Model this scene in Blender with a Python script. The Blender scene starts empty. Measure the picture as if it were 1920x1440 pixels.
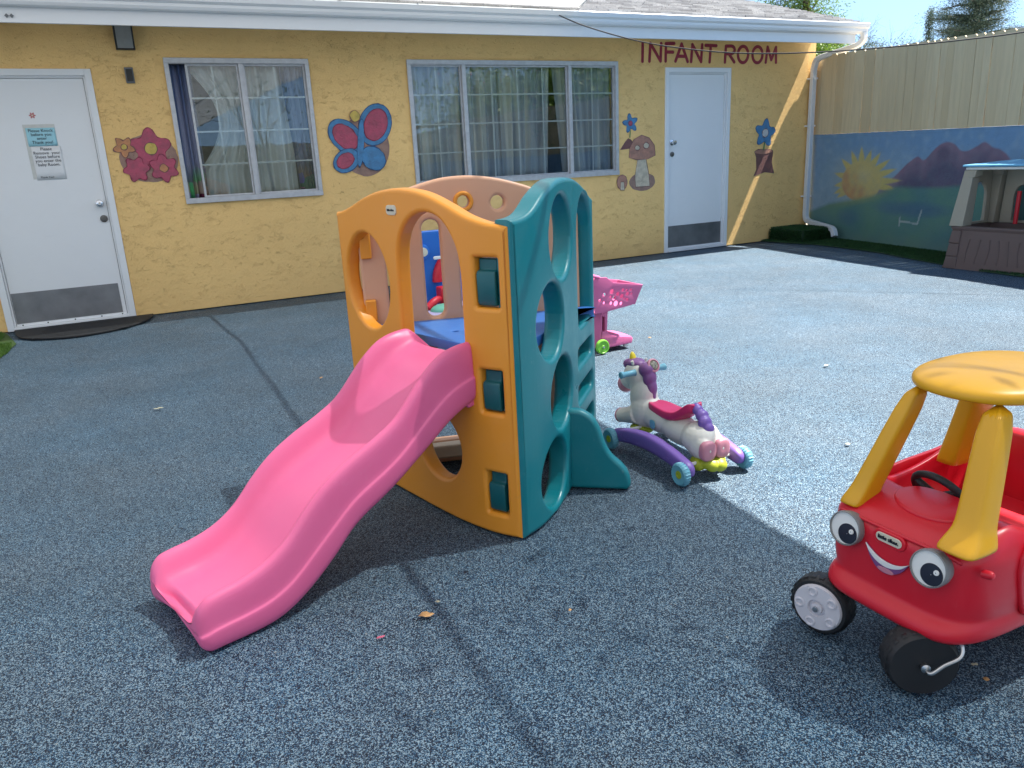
import bpy, bmesh, math, random
from mathutils import Vector, Matrix, noise as mnoise
R = math.radians
PI = math.pi
rnd = random.Random(7)
S = bpy.context.scene
COL = S.collection

# ------------------------------------------------------------------ materials
def mat(name):
    m = bpy.data.materials.new(name); m.use_nodes = True
    nt = m.node_tree; b = nt.nodes['Principled BSDF']
    return m, nt, b
def N(nt, t, **k):
    n = nt.nodes.new(t)
    for a, v in k.items():
        if a in n.inputs.keys() if hasattr(n.inputs, 'keys') else False: n.inputs[a].default_value = v
        else: setattr(n, a, v)
    return n
def ramp(nt, fac, stops, interp='LINEAR'):
    r = nt.nodes.new('ShaderNodeValToRGB'); r.color_ramp.interpolation = interp
    e = r.color_ramp.elements
    while len(e) < len(stops): e.new(0.5)
    for i, (p, c) in enumerate(stops):
        e[i].position = p; e[i].color = (c[0], c[1], c[2], 1)
    nt.links.new(fac, r.inputs[0]); return r.outputs[0]
def coords(nt, scale=1.0, world=True):
    if world:
        g = nt.nodes.new('ShaderNodeNewGeometry'); o = g.outputs['Position']
    else:
        g = nt.nodes.new('ShaderNodeTexCoord'); o = g.outputs['Object']
    return o
def noise(nt, co, scale, detail=4, rough=.55, dist=0):
    n = nt.nodes.new('ShaderNodeTexNoise'); nt.links.new(co, n.inputs['Vector'])
    n.inputs['Scale'].default_value = scale; n.inputs['Detail'].default_value = detail
    n.inputs['Roughness'].default_value = rough; n.inputs['Distortion'].default_value = dist
    return n.outputs['Fac']
def mixc(nt, f, a, b, mode='MIX'):
    m = nt.nodes.new('ShaderNodeMix'); m.data_type = 'RGBA'; m.blend_type = mode
    for i, v in ((0, f), (6, a), (7, b)):
        if hasattr(v, 'is_output'): nt.links.new(v, m.inputs[i])
        else: m.inputs[i].default_value = v if i == 0 else (*v, 1)
    return m.outputs[2]
def bump(nt, b, h, strength, dist=.01):
    n = nt.nodes.new('ShaderNodeBump'); n.inputs['Strength'].default_value = strength
    n.inputs['Distance'].default_value = dist
    nt.links.new(h, n.inputs['Height']); nt.links.new(n.outputs[0], b.inputs['Normal']); return n
def mrange(nt, v, a, b, c=0, d=1):
    n = nt.nodes.new('ShaderNodeMapRange'); nt.links.new(v, n.inputs[0])
    for i, x in enumerate((a, b, c, d)): n.inputs[i+1].default_value = x
    return n.outputs[0]
def math_(nt, op, a, b=None):
    n = nt.nodes.new('ShaderNodeMath'); n.operation = op
    for i, v in enumerate((a, b)):
        if v is None: continue
        if hasattr(v, 'is_output'): nt.links.new(v, n.inputs[i])
        else: n.inputs[i].default_value = v
    return n.outputs[0]

def plastic(name, col, rough=.38, wear=.25, dirt=(.25, .2, .15), spec=.5, world=True):
    m, nt, b = mat(name); co = coords(nt, world=world)
    n1 = noise(nt, co, 9, 5, .6); n2 = noise(nt, co, 60, 3, .6)
    light = tuple(min(1, c*1.0+.05) for c in col)
    c1 = mixc(nt, mrange(nt, n1, .42, .75, 0, wear), col, light)
    sp = ramp(nt, noise(nt, co, 26, 6, .7), [(.0, (0, 0, 0)), (.64, (0, 0, 0)), (.8, (1, 1, 1))])
    c2 = mixc(nt, math_(nt, 'MULTIPLY', sp, wear), c1, dirt)
    mp = nt.nodes.new('ShaderNodeMapping'); mp.inputs['Rotation'].default_value = (.5, .35, .7); mp.inputs['Scale'].default_value = (5, 90, 22); nt.links.new(co, mp.inputs['Vector'])
    scr = mrange(nt, noise(nt, mp.outputs[0], 1.6, 4, .7), .60, .72, 0, .30)
    c2 = mixc(nt, math_(nt, 'MULTIPLY', scr, mrange(nt, noise(nt, co, 4, 3), .45, .6, 0, min(1, wear*3))), c2, tuple(min(1, q*.6+.22) for q in col))
    nt.links.new(c2, b.inputs['Base Color'])
    nt.links.new(mrange(nt, n1, .3, .7, rough-.07, rough+.13), b.inputs['Roughness'])
    b.inputs['Specular IOR Level'].default_value = spec
    bump(nt, b, n2, .05, .002)
    return m
def simple(name, col, rough=.6, metal=0, var=.15, sc=12, spec=.5):
    m, nt, b = mat(name); co = coords(nt)
    dark = tuple(c*(1-var) for c in col)
    c = mixc(nt, mrange(nt, noise(nt, co, sc, 5), .35, .65), col, dark)
    nt.links.new(c, b.inputs['Base Color']); b.inputs['Roughness'].default_value = rough
    b.inputs['Metallic'].default_value = metal; b.inputs['Specular IOR Level'].default_value = spec
    return m

M = {}
M['orange'] = plastic('orange plastic', (.80, .30, .024), .40, .22)
M['teal'] = plastic('teal plastic', (.003, .18, .215), .34, .30, dirt=(.10, .30, .30))
M['peach'] = plastic('peach plastic', (.70, .38, .235), .45, .2)
M['pink'] = plastic('pink slide plastic', (.80, .135, .30), .36, .13, dirt=(.45, .08, .16))
M['blue'] = plastic('blue plastic', (.05, .20, .60), .4, .25)
M['clip'] = plastic('dark teal plastic', (.003, .10, .115), .4, .1)
M['red'] = plastic('red plastic', (.60, .008, .024), .34, .08, dirt=(.3, .02, .03))
M['yellow'] = plastic('yellow plastic', (.70, .35, .008), .36, .1, dirt=(.4, .2, .05))
M['black'] = plastic('black plastic', (.012, .012, .014), .5, .08, dirt=(.06, .055, .05))
M['hub'] = plastic('light grey plastic', (.56, .54, .58), .5, .15)
M['greyrim'] = plastic('grey rim plastic', (.20, .20, .20), .35, .1)
M['white'] = plastic('white plastic', (.72, .72, .70), .4, .1)
M['cream'] = plastic('cream label plastic', (.62, .58, .46), .45, .1)
M['navy'] = simple('navy ink', (.006, .010, .025), .4, var=.1)
M['purpleink'] = simple('purple tongue ink', (.20, .07, .22), .4)
M['steel'] = simple('steel rod', (.55, .55, .56), .32, 1, .1)
M['cartpink'] = plastic('pink cart plastic', (.60, .13, .30), .42, .1)
M['lime'] = plastic('lime plastic', (.16, .46, .04), .4, .1)
M['unwhite'] = plastic('white toy plastic', (.66, .63, .57), .35, .12)
M['unpink'] = plastic('soft pink toy plastic', (.50, .20, .26), .4, .1)
M['hotpink'] = plastic('hot pink toy plastic', (.58, .02, .12), .38, .1)
M['lemon'] = plastic('lemon toy plastic', (.74, .55, .02), .35, .1)
M['purple'] = plastic('purple toy plastic', (.17, .09, .36), .4, .12)
M['mane'] = plastic('mauve toy plastic', (.19, .07, .22), .4, .12)
M['aqua'] = plastic('aqua toy plastic', (.13, .36, .46), .42, .12)
M['chart'] = plastic('yellow green toy plastic', (.33, .38, .015), .45, .15)
M['toyred'] = plastic('red toy plastic', (.60, .012, .03), .4, .08)
M['toyblue'] = plastic('strong blue toy plastic', (.01, .13, .50), .36, .1)
M['violet'] = plastic('violet toy plastic', (.12, .06, .30), .4, .1)
M['green'] = plastic('sea green toy plastic', (.14, .42, .30), .45, .1)
M['lilac'] = plastic('lilac toy plastic', (.40, .34, .52), .45, .1)
M['wood'] = simple('pale bar', (.62, .50, .36), .5)
M['doorw'] = plastic('white door paint', (.80, .80, .80), .42, .22, dirt=(.45, .43, .40))
M['trim'] = plastic('white trim paint', (.80, .80, .80), .45, .35, dirt=(.30, .27, .23))
M['gutter'] = plastic('white gutter paint', (.72, .73, .74), .38, .3, dirt=(.45, .43, .40))
M['kick'] = simple('brushed steel kick plate', (.30, .30, .31), .42, .75, .25, 5)
M['chrome'] = simple('chrome', (.75, .75, .77), .18, 1, .05)
M['lock'] = simple('dull lock metal', (.18, .17, .16), .4, 1, .2)
M['alu'] = simple('anodised window frame', (.56, .56, .57), .4, .25, .15, 20)
M['muntin'] = simple('white window bars', (.78, .79, .80), .4, 0, .05)
M['mat'] = simple('black door mat', (.016, .016, .018), .75, 0, .3, 60)
M['dark'] = simple('dark bronze metal', (.035, .033, .03), .5, .3)
M['lens'] = simple('frosted lamp lens', (.28, .28, .26), .5)
M['grey'] = simple('grey box', (.14, .15, .16), .5)
M['dkred'] = simple('painted red letters', (.34, .028, .055), .7, 0, .2, 30)
M['cable'] = simple('black cable', (.03, .025, .025), .6)
M['inside'] = simple('room interior', (.34, .32, .30), .9)
M['phbrown'] = plastic('brown playhouse plastic', (.135, .09, .08), .55, .15)
M['phcream'] = plastic('stone coloured playhouse plastic', (.36, .32, .25), .5, .15)
M['phblue'] = plastic('light blue playhouse roof', (.16, .42, .62), .35, .1)
M['leafdry'] = simple('dry leaf', (.55, .30, .12), .7)
M['leafpale'] = simple('pale leaf', (.60, .55, .38), .7)
M['petal'] = simple('pink petal', (.60, .12, .20), .7)
M['bark'] = simple('grey brown bark', (.11, .085, .07), .9, 0, .4, 6)
M['paper'] = simple('white paper', (.78, .78, .78), .6, 0, .04)
M['bluepaper'] = simple('light blue paper', (.36, .66, .74), .6, 0, .04)
M['tape'] = simple('clear tape', (.62, .62, .58), .3, 0, .1, 30)
M['ink'] = simple('ink', (.05, .05, .06), .6)
M['stickred'] = simple('faded red sticker', (.55, .18, .18), .6)

# ground granules
def ground_mat():
    m, nt, b = mat('blue rubber granule surfacing'); co = coords(nt)
    v = nt.nodes.new('ShaderNodeTexVoronoi'); nt.links.new(co, v.inputs['Vector']); v.inputs['Scale'].default_value = 450
    sep = nt.nodes.new('ShaderNodeSeparateColor'); nt.links.new(v.outputs['Color'], sep.inputs[0])
    v2 = nt.nodes.new('ShaderNodeTexVoronoi'); nt.links.new(co, v2.inputs['Vector']); v2.inputs['Scale'].default_value = 320
    sep2 = nt.nodes.new('ShaderNodeSeparateColor'); nt.links.new(v2.outputs['Color'], sep2.inputs[0])
    cells = math_(nt, 'ADD', math_(nt, 'MULTIPLY', sep.outputs[0], .6), math_(nt, 'MULTIPLY', sep2.outputs[1], .4))
    base = ramp(nt, cells, [(.32, (.0012, .007, .020)), (.45, (.005, .024, .060)), (.54, (.028, .085, .165)), (.62, (.105, .200, .290)), (.76, (.31, .40, .46))])
    patch = noise(nt, co, .9, 5, .6); p2 = noise(nt, co, 5, 4, .6)
    t = mrange(nt, patch, .35, .7, .66, .90); t2 = mrange(nt, p2, .3, .7, .9, 1.1)
    h = nt.nodes.new('ShaderNodeHueSaturation'); nt.links.new(base, h.inputs['Color'])
    nt.links.new(math_(nt, 'MULTIPLY', t, t2), h.inputs['Value'])
    nt.links.new(mrange(nt, noise(nt, co, 1.7, 3), .35, .65, 1.0, 1.22), h.inputs['Saturation'])
    st = math_(nt, 'MULTIPLY', mrange(nt, noise(nt, co, 2.3, 6, .7, .6), .62, .72, 0, 1), .16)
    gc = mixc(nt, st, h.outputs[0], (.035, .045, .055))
    dst = math_(nt, 'MULTIPLY', mrange(nt, noise(nt, co, 48, 3, .6), .72, .76, 0, 1), .7)
    gc = mixc(nt, dst, gc, (.34, .33, .30))
    nt.links.new(gc, b.inputs['Base Color'])
    b.inputs['Roughness'].default_value = .62; b.inputs['Specular IOR Level'].default_value = .45
    hh = math_(nt, 'ADD', v.outputs['Distance'], math_(nt, 'MULTIPLY', cells, .6))
    bump(nt, b, hh, .55, .004)
    return m
M['ground'] = ground_mat()

def stucco_height(nt, co):
    # trowelled stucco: torn ridges over a fine sand grain
    d = nt.nodes.new('ShaderNodeTexNoise'); nt.links.new(co, d.inputs['Vector']); d.inputs['Scale'].default_value = 7; d.inputs['Detail'].default_value = 3
    va = nt.nodes.new('ShaderNodeVectorMath'); va.operation = 'MULTIPLY_ADD'
    nt.links.new(d.outputs['Color'], va.inputs[0]); va.inputs[1].default_value = (.16, .16, .16); nt.links.new(co, va.inputs[2])
    mpz = nt.nodes.new('ShaderNodeMapping'); mpz.inputs['Scale'].default_value = (.8, .8, 1.5); nt.links.new(co, mpz.inputs['Vector']); co = mpz.outputs[0]
    nt.links.new(co, va.inputs[2])
    v = nt.nodes.new('ShaderNodeTexVoronoi'); v.feature = 'DISTANCE_TO_EDGE'; nt.links.new(va.outputs[0], v.inputs['Vector']); v.inputs['Scale'].default_value = 20
    v.inputs['Randomness'].default_value = 1
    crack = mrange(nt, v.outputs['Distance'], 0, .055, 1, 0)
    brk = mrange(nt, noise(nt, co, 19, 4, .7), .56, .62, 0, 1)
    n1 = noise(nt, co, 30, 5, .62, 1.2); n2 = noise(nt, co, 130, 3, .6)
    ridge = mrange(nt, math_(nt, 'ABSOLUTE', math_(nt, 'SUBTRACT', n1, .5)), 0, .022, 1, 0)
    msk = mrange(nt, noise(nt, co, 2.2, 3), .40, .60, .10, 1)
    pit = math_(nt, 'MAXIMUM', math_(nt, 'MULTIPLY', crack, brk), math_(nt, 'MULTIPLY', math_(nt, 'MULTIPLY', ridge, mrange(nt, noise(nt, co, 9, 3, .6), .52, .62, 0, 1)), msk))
    h = math_(nt, 'SUBTRACT', math_(nt, 'MULTIPLY', n2, .22), pit)
    h = math_(nt, 'ADD', h, math_(nt, 'MULTIPLY', n1, .8))
    return h, pit, msk
def stucco(name, col, strength=.55, varcol=None, vs=1.3):
    m, nt, b = mat(name); co = coords(nt)
    h, plate, msk = stucco_height(nt, co)
    big = noise(nt, co, vs, 5, .6)
    dark = varcol or tuple(c*.90 for c in col)
    c = mixc(nt, mrange(nt, big, .35, .68), col, dark)
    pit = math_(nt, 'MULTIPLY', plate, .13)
    c = mixc(nt, pit, c, tuple(x*.5 for x in col))  # pits painted darker to stand in for shade in the recesses
    nt.links.new(c, b.inputs['Base Color']); b.inputs['Roughness'].default_value = .75
    b.inputs['Specular IOR Level'].default_value = .3
    bump(nt, b, h, strength, .012)
    return m
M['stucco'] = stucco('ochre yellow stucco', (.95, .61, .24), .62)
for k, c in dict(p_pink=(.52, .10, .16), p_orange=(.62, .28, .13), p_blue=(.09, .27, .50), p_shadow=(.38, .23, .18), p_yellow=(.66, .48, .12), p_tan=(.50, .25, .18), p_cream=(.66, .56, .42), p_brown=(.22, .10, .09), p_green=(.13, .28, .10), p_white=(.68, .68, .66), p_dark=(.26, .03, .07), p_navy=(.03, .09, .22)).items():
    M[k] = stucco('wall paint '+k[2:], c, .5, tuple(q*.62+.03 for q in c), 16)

def attr_mat(name, rough=.7, strength=.4, attr='paint'):
    m, nt, b = mat(name); co = coords(nt)
    a = nt.nodes.new('ShaderNodeAttribute'); a.attribute_name = attr
    h, plate, msk = stucco_height(nt, co)
    c = mixc(nt, mrange(nt, noise(nt, co, 14, 5, .65), .3, .7, 0, .25), a.outputs['Color'], (.12, .2, .24))
    nt.links.new(c, b.inputs['Base Color']); b.inputs['Roughness'].default_value = rough
    bump(nt, b, h, strength, .010); return m
M['mural'] = attr_mat('painted mural stucco')

def shingle():
    m, nt, b = mat('pale asphalt shingles'); co = coords(nt)
    br = nt.nodes.new('ShaderNodeTexBrick')
    mp = nt.nodes.new('ShaderNodeMapping'); nt.links.new(co, mp.inputs['Vector']); 
    nt.links.new(mp.outputs[0], br.inputs['Vector'])
    br.inputs['Scale'].default_value = 1; br.inputs['Brick Width'].default_value = .28; br.inputs['Row Height'].default_value = .13
    br.inputs['Mortar Size'].default_value = .006; br.inputs['Mortar Smooth'].default_value = .3
    br.inputs['Color1'].default_value = (.52, .50, .47, 1); br.inputs['Color2'].default_value = (.36, .35, .34, 1); br.inputs['Mortar'].default_value = (.10, .10, .10, 1)
    c = mixc(nt, mrange(nt, noise(nt, co, 40, 4), .3, .7), br.outputs['Color'], (.56, .54, .52))
    nt.links.new(c, b.inputs['Base Color']); b.inputs['Roughness'].default_value = .9
    bump(nt, b, br.outputs['Fac'], -.6, .01); return m
M['shingle'] = shingle()

def fence_mat():
    m, nt, b = mat('tan painted boards')
    g = nt.nodes.new('ShaderNodeNewGeometry'); co = g.outputs['Position']
    r = g.outputs['Random Per Island']
    mp = nt.nodes.new('ShaderNodeMapping'); nt.links.new(co, mp.inputs['Vector']); mp.inputs['Scale'].default_value = (9, 9, .8)
    c0 = mixc(nt, r, (.58, .46, .27), (.68, .56, .35))
    c1 = mixc(nt, mrange(nt, noise(nt, mp.outputs[0], 3, 5, .6), .4, .75, 0, .5), c0, (.46, .37, .24))
    nt.links.new(c1, b.inputs['Base Color']); b.inputs['Roughness'].default_value = .7
    bump(nt, b, noise(nt, mp.outputs[0], 12, 4), .25, .004); return m
M['fence'] = fence_mat()

def fabric_mat(name, col, trans, tl=.45, tint=(1, 1, 1)):
    m = bpy.data.materials.new(name); m.use_nodes = True; nt = m.node_tree; nt.nodes.clear()
    out = nt.nodes.new('ShaderNodeOutputMaterial'); co = coords(nt)
    d = nt.nodes.new('ShaderNodeBsdfDiffuse'); t = nt.nodes.new('ShaderNodeBsdfTranslucent'); tr = nt.nodes.new('ShaderNodeBsdfTransparent')
    w = nt.nodes.new('ShaderNodeTexWave'); mp = nt.nodes.new('ShaderNodeMapping'); mp.inputs['Rotation'].default_value = (0, 0, .6)
    nt.links.new(co, mp.inputs['Vector']); nt.links.new(mp.outputs[0], w.inputs['Vector']); w.inputs['Scale'].default_value = 9
    c = mixc(nt, mrange(nt, w.outputs['Fac'], 0, 1, 0, .3), col, tuple(x*.8 for x in col))
    nt.links.new(c, d.inputs[0]); nt.links.new(c, t.inputs[0])
    m1 = nt.nodes.new('ShaderNodeMixShader'); m1.inputs[0].default_value = tl; tr.inputs[0].default_value = (*tint, 1); nt.links.new(d.outputs[0], m1.inputs[1]); nt.links.new(t.outputs[0], m1.inputs[2])
    m2 = nt.nodes.new('ShaderNodeMixShader'); m2.inputs[0].default_value = trans; nt.links.new(m1.outputs[0], m2.inputs[1]); nt.links.new(tr.outputs[0], m2.inputs[2])
    nt.links.new(m2.outputs[0], out.inputs[0]); return m
M['sail'] = fabric_mat('cream shade cloth', (.78, .76, .72), .175, .28, (.86, .95, 1))
M['sheer'] = fabric_mat('white curtain cloth', (.92, .92, .90), .0, .30)

def curtain_mat(name, c1, c2, c3, lower=None):
    m, nt, b = mat(name); co = coords(nt)
    mp = nt.nodes.new('ShaderNodeMapping'); nt.links.new(co, mp.inputs['Vector']); mp.inputs['Scale'].default_value = (1, 1, .06)
    f = noise(nt, mp.outputs[0], 9, 2)
    c = ramp(nt, f, [(.35, c1), (.5, c2), (.62, c3)])
    if lower:
        s = nt.nodes.new('ShaderNodeSeparateXYZ'); nt.links.new(co, s.inputs[0])
        v = nt.nodes.new('ShaderNodeTexVoronoi'); nt.links.new(co, v.inputs['Vector']); v.inputs['Scale'].default_value = 7
        hs = nt.nodes.new('ShaderNodeHueSaturation'); nt.links.new(v.outputs['Color'], hs.inputs['Color']); hs.inputs['Saturation'].default_value = .9; hs.inputs['Value'].default_value = .45
        c = mixc(nt, mrange(nt, s.outputs[2], 1.25, 1.05, 0, 1), c, hs.outputs[0])
    nt.links.new(c, b.inputs['Base Color']); b.inputs['Roughness'].default_value = .9; return m
M['curt_grey'] = curtain_mat('grey striped curtain cloth', (.34, .38, .46), (.56, .58, .62), (.76, .72, .66))
M['curt_blue'] = curtain_mat('blue patterned curtain cloth', (.03, .06, .13), (.09, .13, .26), (.28, .30, .42), True)

def glass_mat():
    m = bpy.data.materials.new('window glass'); m.use_nodes = True; nt = m.node_tree; nt.nodes.clear()
    out = nt.nodes.new('ShaderNodeOutputMaterial'); g = nt.nodes.new('ShaderNodeBsdfGlossy'); g.inputs['Roughness'].default_value = .01
    t = nt.nodes.new('ShaderNodeBsdfTransparent'); t.inputs[0].default_value = (.93, .96, .95, 1)
    co = coords(nt); bn = nt.nodes.new('ShaderNodeBump'); bn.inputs['Strength'].default_value = .05; bn.inputs['Distance'].default_value = .01
    nt.links.new(noise(nt, co, 3, 2), bn.inputs['Height']); nt.links.new(bn.outputs[0], g.inputs['Normal'])
    f = nt.nodes.new('ShaderNodeFresnel'); f.inputs[0].default_value = 1.5
    mx = nt.nodes.new('ShaderNodeMixShader'); nt.links.new(math_(nt, 'ADD', math_(nt, 'MULTIPLY', f.outputs[0], 1.0), .03), mx.inputs[0])
    nt.links.new(t.outputs[0], mx.inputs[1]); nt.links.new(g.outputs[0], mx.inputs[2]); nt.links.new(mx.outputs[0], out.inputs[0]); return m
M['glass'] = glass_mat()

def leaf_mat(name, c1, c2):
    m = bpy.data.materials.new(name); m.use_nodes = True; nt = m.node_tree
    b = nt.nodes['Principled BSDF']; g = nt.nodes.new('ShaderNodeNewGeometry')
    c = mixc(nt, g.outputs['Random Per Island'], c1, c2); nt.links.new(c, b.inputs['Base Color']); b.inputs['Roughness'].default_value = .5
    t = nt.nodes.new('ShaderNodeBsdfTranslucent'); nt.links.new(c, t.inputs[0])
    mx = nt.nodes.new('ShaderNodeMixShader'); mx.inputs[0].default_value = .3
    nt.links.new(b.outputs[0], mx.inputs[1]); nt.links.new(t.outputs[0], mx.inputs[2]); nt.links.new(mx.outputs[0], nt.nodes['Material Output'].inputs[0]); return m
M['leaf'] = leaf_mat('glossy green leaves', (.07, .16, .02), (.20, .32, .05))
M['leafdark'] = leaf_mat('dark green leaves', (.03, .07, .02), (.10, .16, .05))
M['cedar'] = leaf_mat('blue green needles', (.035, .065, .045), (.10, .14, .09))
M['turf'] = leaf_mat('artificial turf blades', (.015, .06, .015), (.04, .12, .03))
M['turf2'] = leaf_mat('bright turf blades', (.06, .14, .02), (.14, .26, .05))

# ------------------------------------------------------------------ mesh helpers
class MB:
    def __init__(s): s.v = []; s.f = []
    def add(s, vs, fs):
        o = len(s.v); s.v += [tuple(v) for v in vs]; s.f += [tuple(i+o for i in f) for f in fs]; return s
    def box(s, x0, x1, y0, y1, z0, z1):
        return s.add([(x, y, z) for x in (x0, x1) for y in (y0, y1) for z in (z0, z1)],
                     [(0, 1, 3, 2), (4, 6, 7, 5), (0, 4, 5, 1), (2, 3, 7, 6), (0, 2, 6, 4), (1, 5, 7, 3)])
    def loft(s, rings, closed=True, cap0=True, cap1=True):
        n = len(rings[0]); vs = [p for r in rings for p in r]; fs = []
        for i in range(len(rings)-1):
            for j in range(n if closed else n-1):
                a = i*n+j; b = i*n+(j+1) % n; fs.append((a, b, b+n, a+n))
        if cap0: fs.append(tuple(range(n-1, -1, -1)))
        if cap1: fs.append(tuple((len(rings)-1)*n+j for j in range(n)))
        return s.add(vs, fs)
    def tube(s, pts, rad, n=10, flat=None):
        pts = [Vector(p) for p in pts]; rings = []
        up0 = None
        for i, p in enumerate(pts):
            t = (pts[min(i+1, len(pts)-1)]-pts[max(i-1, 0)]).normalized()
            if up0 is None:
                a = Vector((0, 0, 1)) if abs(t.z) < .9 else Vector((1, 0, 0)); up0 = (a-t*a.dot(t)).normalized()
            up0 = (up0-t*up0.dot(t)).normalized(); sd = t.cross(up0)
            r = rad[i] if isinstance(rad, (list, tuple)) else rad
            rings.append([p+sd*math.cos(2*PI*k/n)*r+up0*math.sin(2*PI*k/n)*r for k in range(n)])
        return s.loft(rings)
    def lathe(s, prof, c, axis=(0, 0, 1), n=32, caps=True):
        ax = Vector(axis).normalized(); a = Vector((0, 0, 1)) if abs(ax.z) < .9 else Vector((1, 0, 0))
        u = (a-ax*a.dot(ax)).normalized(); w = ax.cross(u); c = Vector(c)
        rings = [[c+ax*h+u*math.cos(2*PI*k/n)*r+w*math.sin(2*PI*k/n)*r for k in range(n)] for r, h in prof]
        return s.loft(rings, True, caps, caps)
    def torus(s, c, axis, Rr, r, n=40, m=12, a0=0, a1=2*PI):
        ax = Vector(axis).normalized(); a = Vector((0, 0, 1)) if abs(ax.z) < .9 else Vector((1, 0, 0))
        u = (a-ax*a.dot(ax)).normalized(); w = ax.cross(u); c = Vector(c)
        full = abs(a1-a0-2*PI) < 1e-4; rings = []
        for i in range(n if full else n+1):
            t = a0+(a1-a0)*i/n; d = u*math.cos(t)+w*math.sin(t)
            rings.append([c+d*(Rr+r*math.cos(2*PI*k/m))+ax*r*math.sin(2*PI*k/m) for k in range(m)])
        if full: rings.append(rings[0]); return s.loft(rings, True, False, False)
        return s.loft(rings)
    def ell(s, c, r, rot=(0, 0, 0), n=20, m=12):
        from mathutils import Euler
        E = Euler(rot).to_matrix(); c = Vector(c); rings = []
        for i in range(m+1):
            t = PI*i/m; q = max(math.sin(t), 1e-3)
            rings.append([c+E @ Vector((r[0]*q*math.cos(2*PI*k/n), r[1]*q*math.sin(2*PI*k/n), r[2]*math.cos(t))) for k in range(n)])
        return s.loft(rings)
    def mesh(s, name):
        me = bpy.data.meshes.new(name); me.from_pydata(s.v, [], s.f); me.update()
        bm = bmesh.new(); bm.from_mesh(me); bmesh.ops.remove_doubles(bm, verts=bm.verts, dist=1e-6)
        bmesh.ops.recalc_face_normals(bm, faces=bm.faces); bm.to_mesh(me); bm.free(); return me

def worldloc(o):
    l = Vector((0, 0, 0))
    while o: l += o.location; o = o.parent
    return l
def link(name, me, material, parent=None, loc=None, smooth=35, bevel=0, subsurf=0, extra=None, label=None):
    me.name = name; o = bpy.data.objects.new(name, me); COL.objects.link(o)
    if isinstance(me, bpy.types.Mesh) and material is not None and len(me.materials) == 0: me.materials.append(material)
    if parent is not None: o.parent = parent; base = worldloc(parent)
    else:
        if loc is None:
            xs = [v.co for v in me.vertices]
            loc = ((min(v.x for v in xs)+max(v.x for v in xs))/2, (min(v.y for v in xs)+max(v.y for v in xs))/2, min(v.z for v in xs))
        base = Vector(loc); o.location = base
    me.transform(Matrix.Translation(-base))
    if smooth:
        me.polygons.foreach_set('use_smooth', [True]*len(me.polygons))
        if smooth < 180: me.set_sharp_from_angle(angle=R(smooth))
    if bevel:
        b = o.modifiers.new('bevel', 'BEVEL'); b.width = bevel; b.segments = 3; b.limit_method = 'ANGLE'; b.angle_limit = R(35)
        b.harden_normals = False
    if subsurf:
        q = o.modifiers.new('sub', 'SUBSURF'); q.levels = subsurf; q.render_levels = subsurf
    if extra == 'wn':
        w = o.modifiers.new('wn', 'WEIGHTED_NORMAL'); w.keep_sharp = True
    if label: o['label'] = label
    return o
def part(name, mb, m, parent, **k): return link(name, mb.mesh(name), M[m] if isinstance(m, str) else m, parent, **k)
def tag(o, label, cat, group=None):
    o['label'] = label; o['category'] = cat
    if group: o['group'] = group
    return o
def thing(name, label, cat, loc=(0, 0, 0), group=None):
    o = bpy.data.objects.new(name, None); o.empty_display_size = .1; COL.objects.link(o); o.location = loc
    return tag(o, label, cat, group)
def single(name, mb, m, label, cat, group=None, **k):
    return tag(link(name, mb.mesh(name), M[m] if isinstance(m, str) else m, **k), label, cat, group)
def struct(name, mb, m, kind='structure', **k):
    o = link(name, mb.mesh(name), M[m] if isinstance(m, str) else m, **k); o['kind'] = kind; return o

def plate(outlines, depth, bevel, cuts_x=(), cuts_y=(), res=3):
    """closed 2D outlines (first outer, rest holes) -> rounded solid mesh in (x,y,depth z centred)"""
    cu = bpy.data.curves.new('tmp', 'CURVE'); cu.dimensions = '2D'; cu.fill_mode = 'BOTH'
    cu.extrude = depth/2-bevel; cu.bevel_depth = bevel; cu.bevel_resolution = res; cu.offset = -bevel
    for io, ol in enumerate(outlines):
        ar = sum(a[0]*b[1]-b[0]*a[1] for a, b in zip(ol, list(ol[1:])+[ol[0]]))
        if (ar > 0) != (io == 0): ol = list(reversed(ol))
        sp = cu.splines.new('POLY'); sp.points.add(len(ol)-1); sp.use_cyclic_u = True
        for i, p in enumerate(ol): sp.points[i].co = (p[0], p[1], 0, 1)
    ob = bpy.data.objects.new('tmp', cu); COL.objects.link(ob)
    dg = bpy.context.evaluated_depsgraph_get(); dg.update()
    me = bpy.data.meshes.new_from_object(ob.evaluated_get(dg))
    bpy.data.objects.remove(ob); bpy.data.curves.remove(cu)
    bm = bmesh.new(); bm.from_mesh(me); bmesh.ops.remove_doubles(bm, verts=bm.verts, dist=1e-5)
    for c in cuts_x:
        bmesh.ops.bisect_plane(bm, geom=bm.verts[:]+bm.edges[:]+bm.faces[:], plane_co=(c, 0, 0), plane_no=(1, 0, 0), dist=1e-6)
    for c in cuts_y:
        bmesh.ops.bisect_plane(bm, geom=bm.verts[:]+bm.edges[:]+bm.faces[:], plane_co=(0, c, 0), plane_no=(0, 1, 0), dist=1e-6)
    bmesh.ops.recalc_face_normals(bm, faces=bm.faces); bm.to_mesh(me); bm.free()
    me.materials.clear(); return me
def bend(me, f):
    for v in me.vertices: v.co = f(v.co.x, v.co.y, v.co.z)
    me.update(); return me
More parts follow.
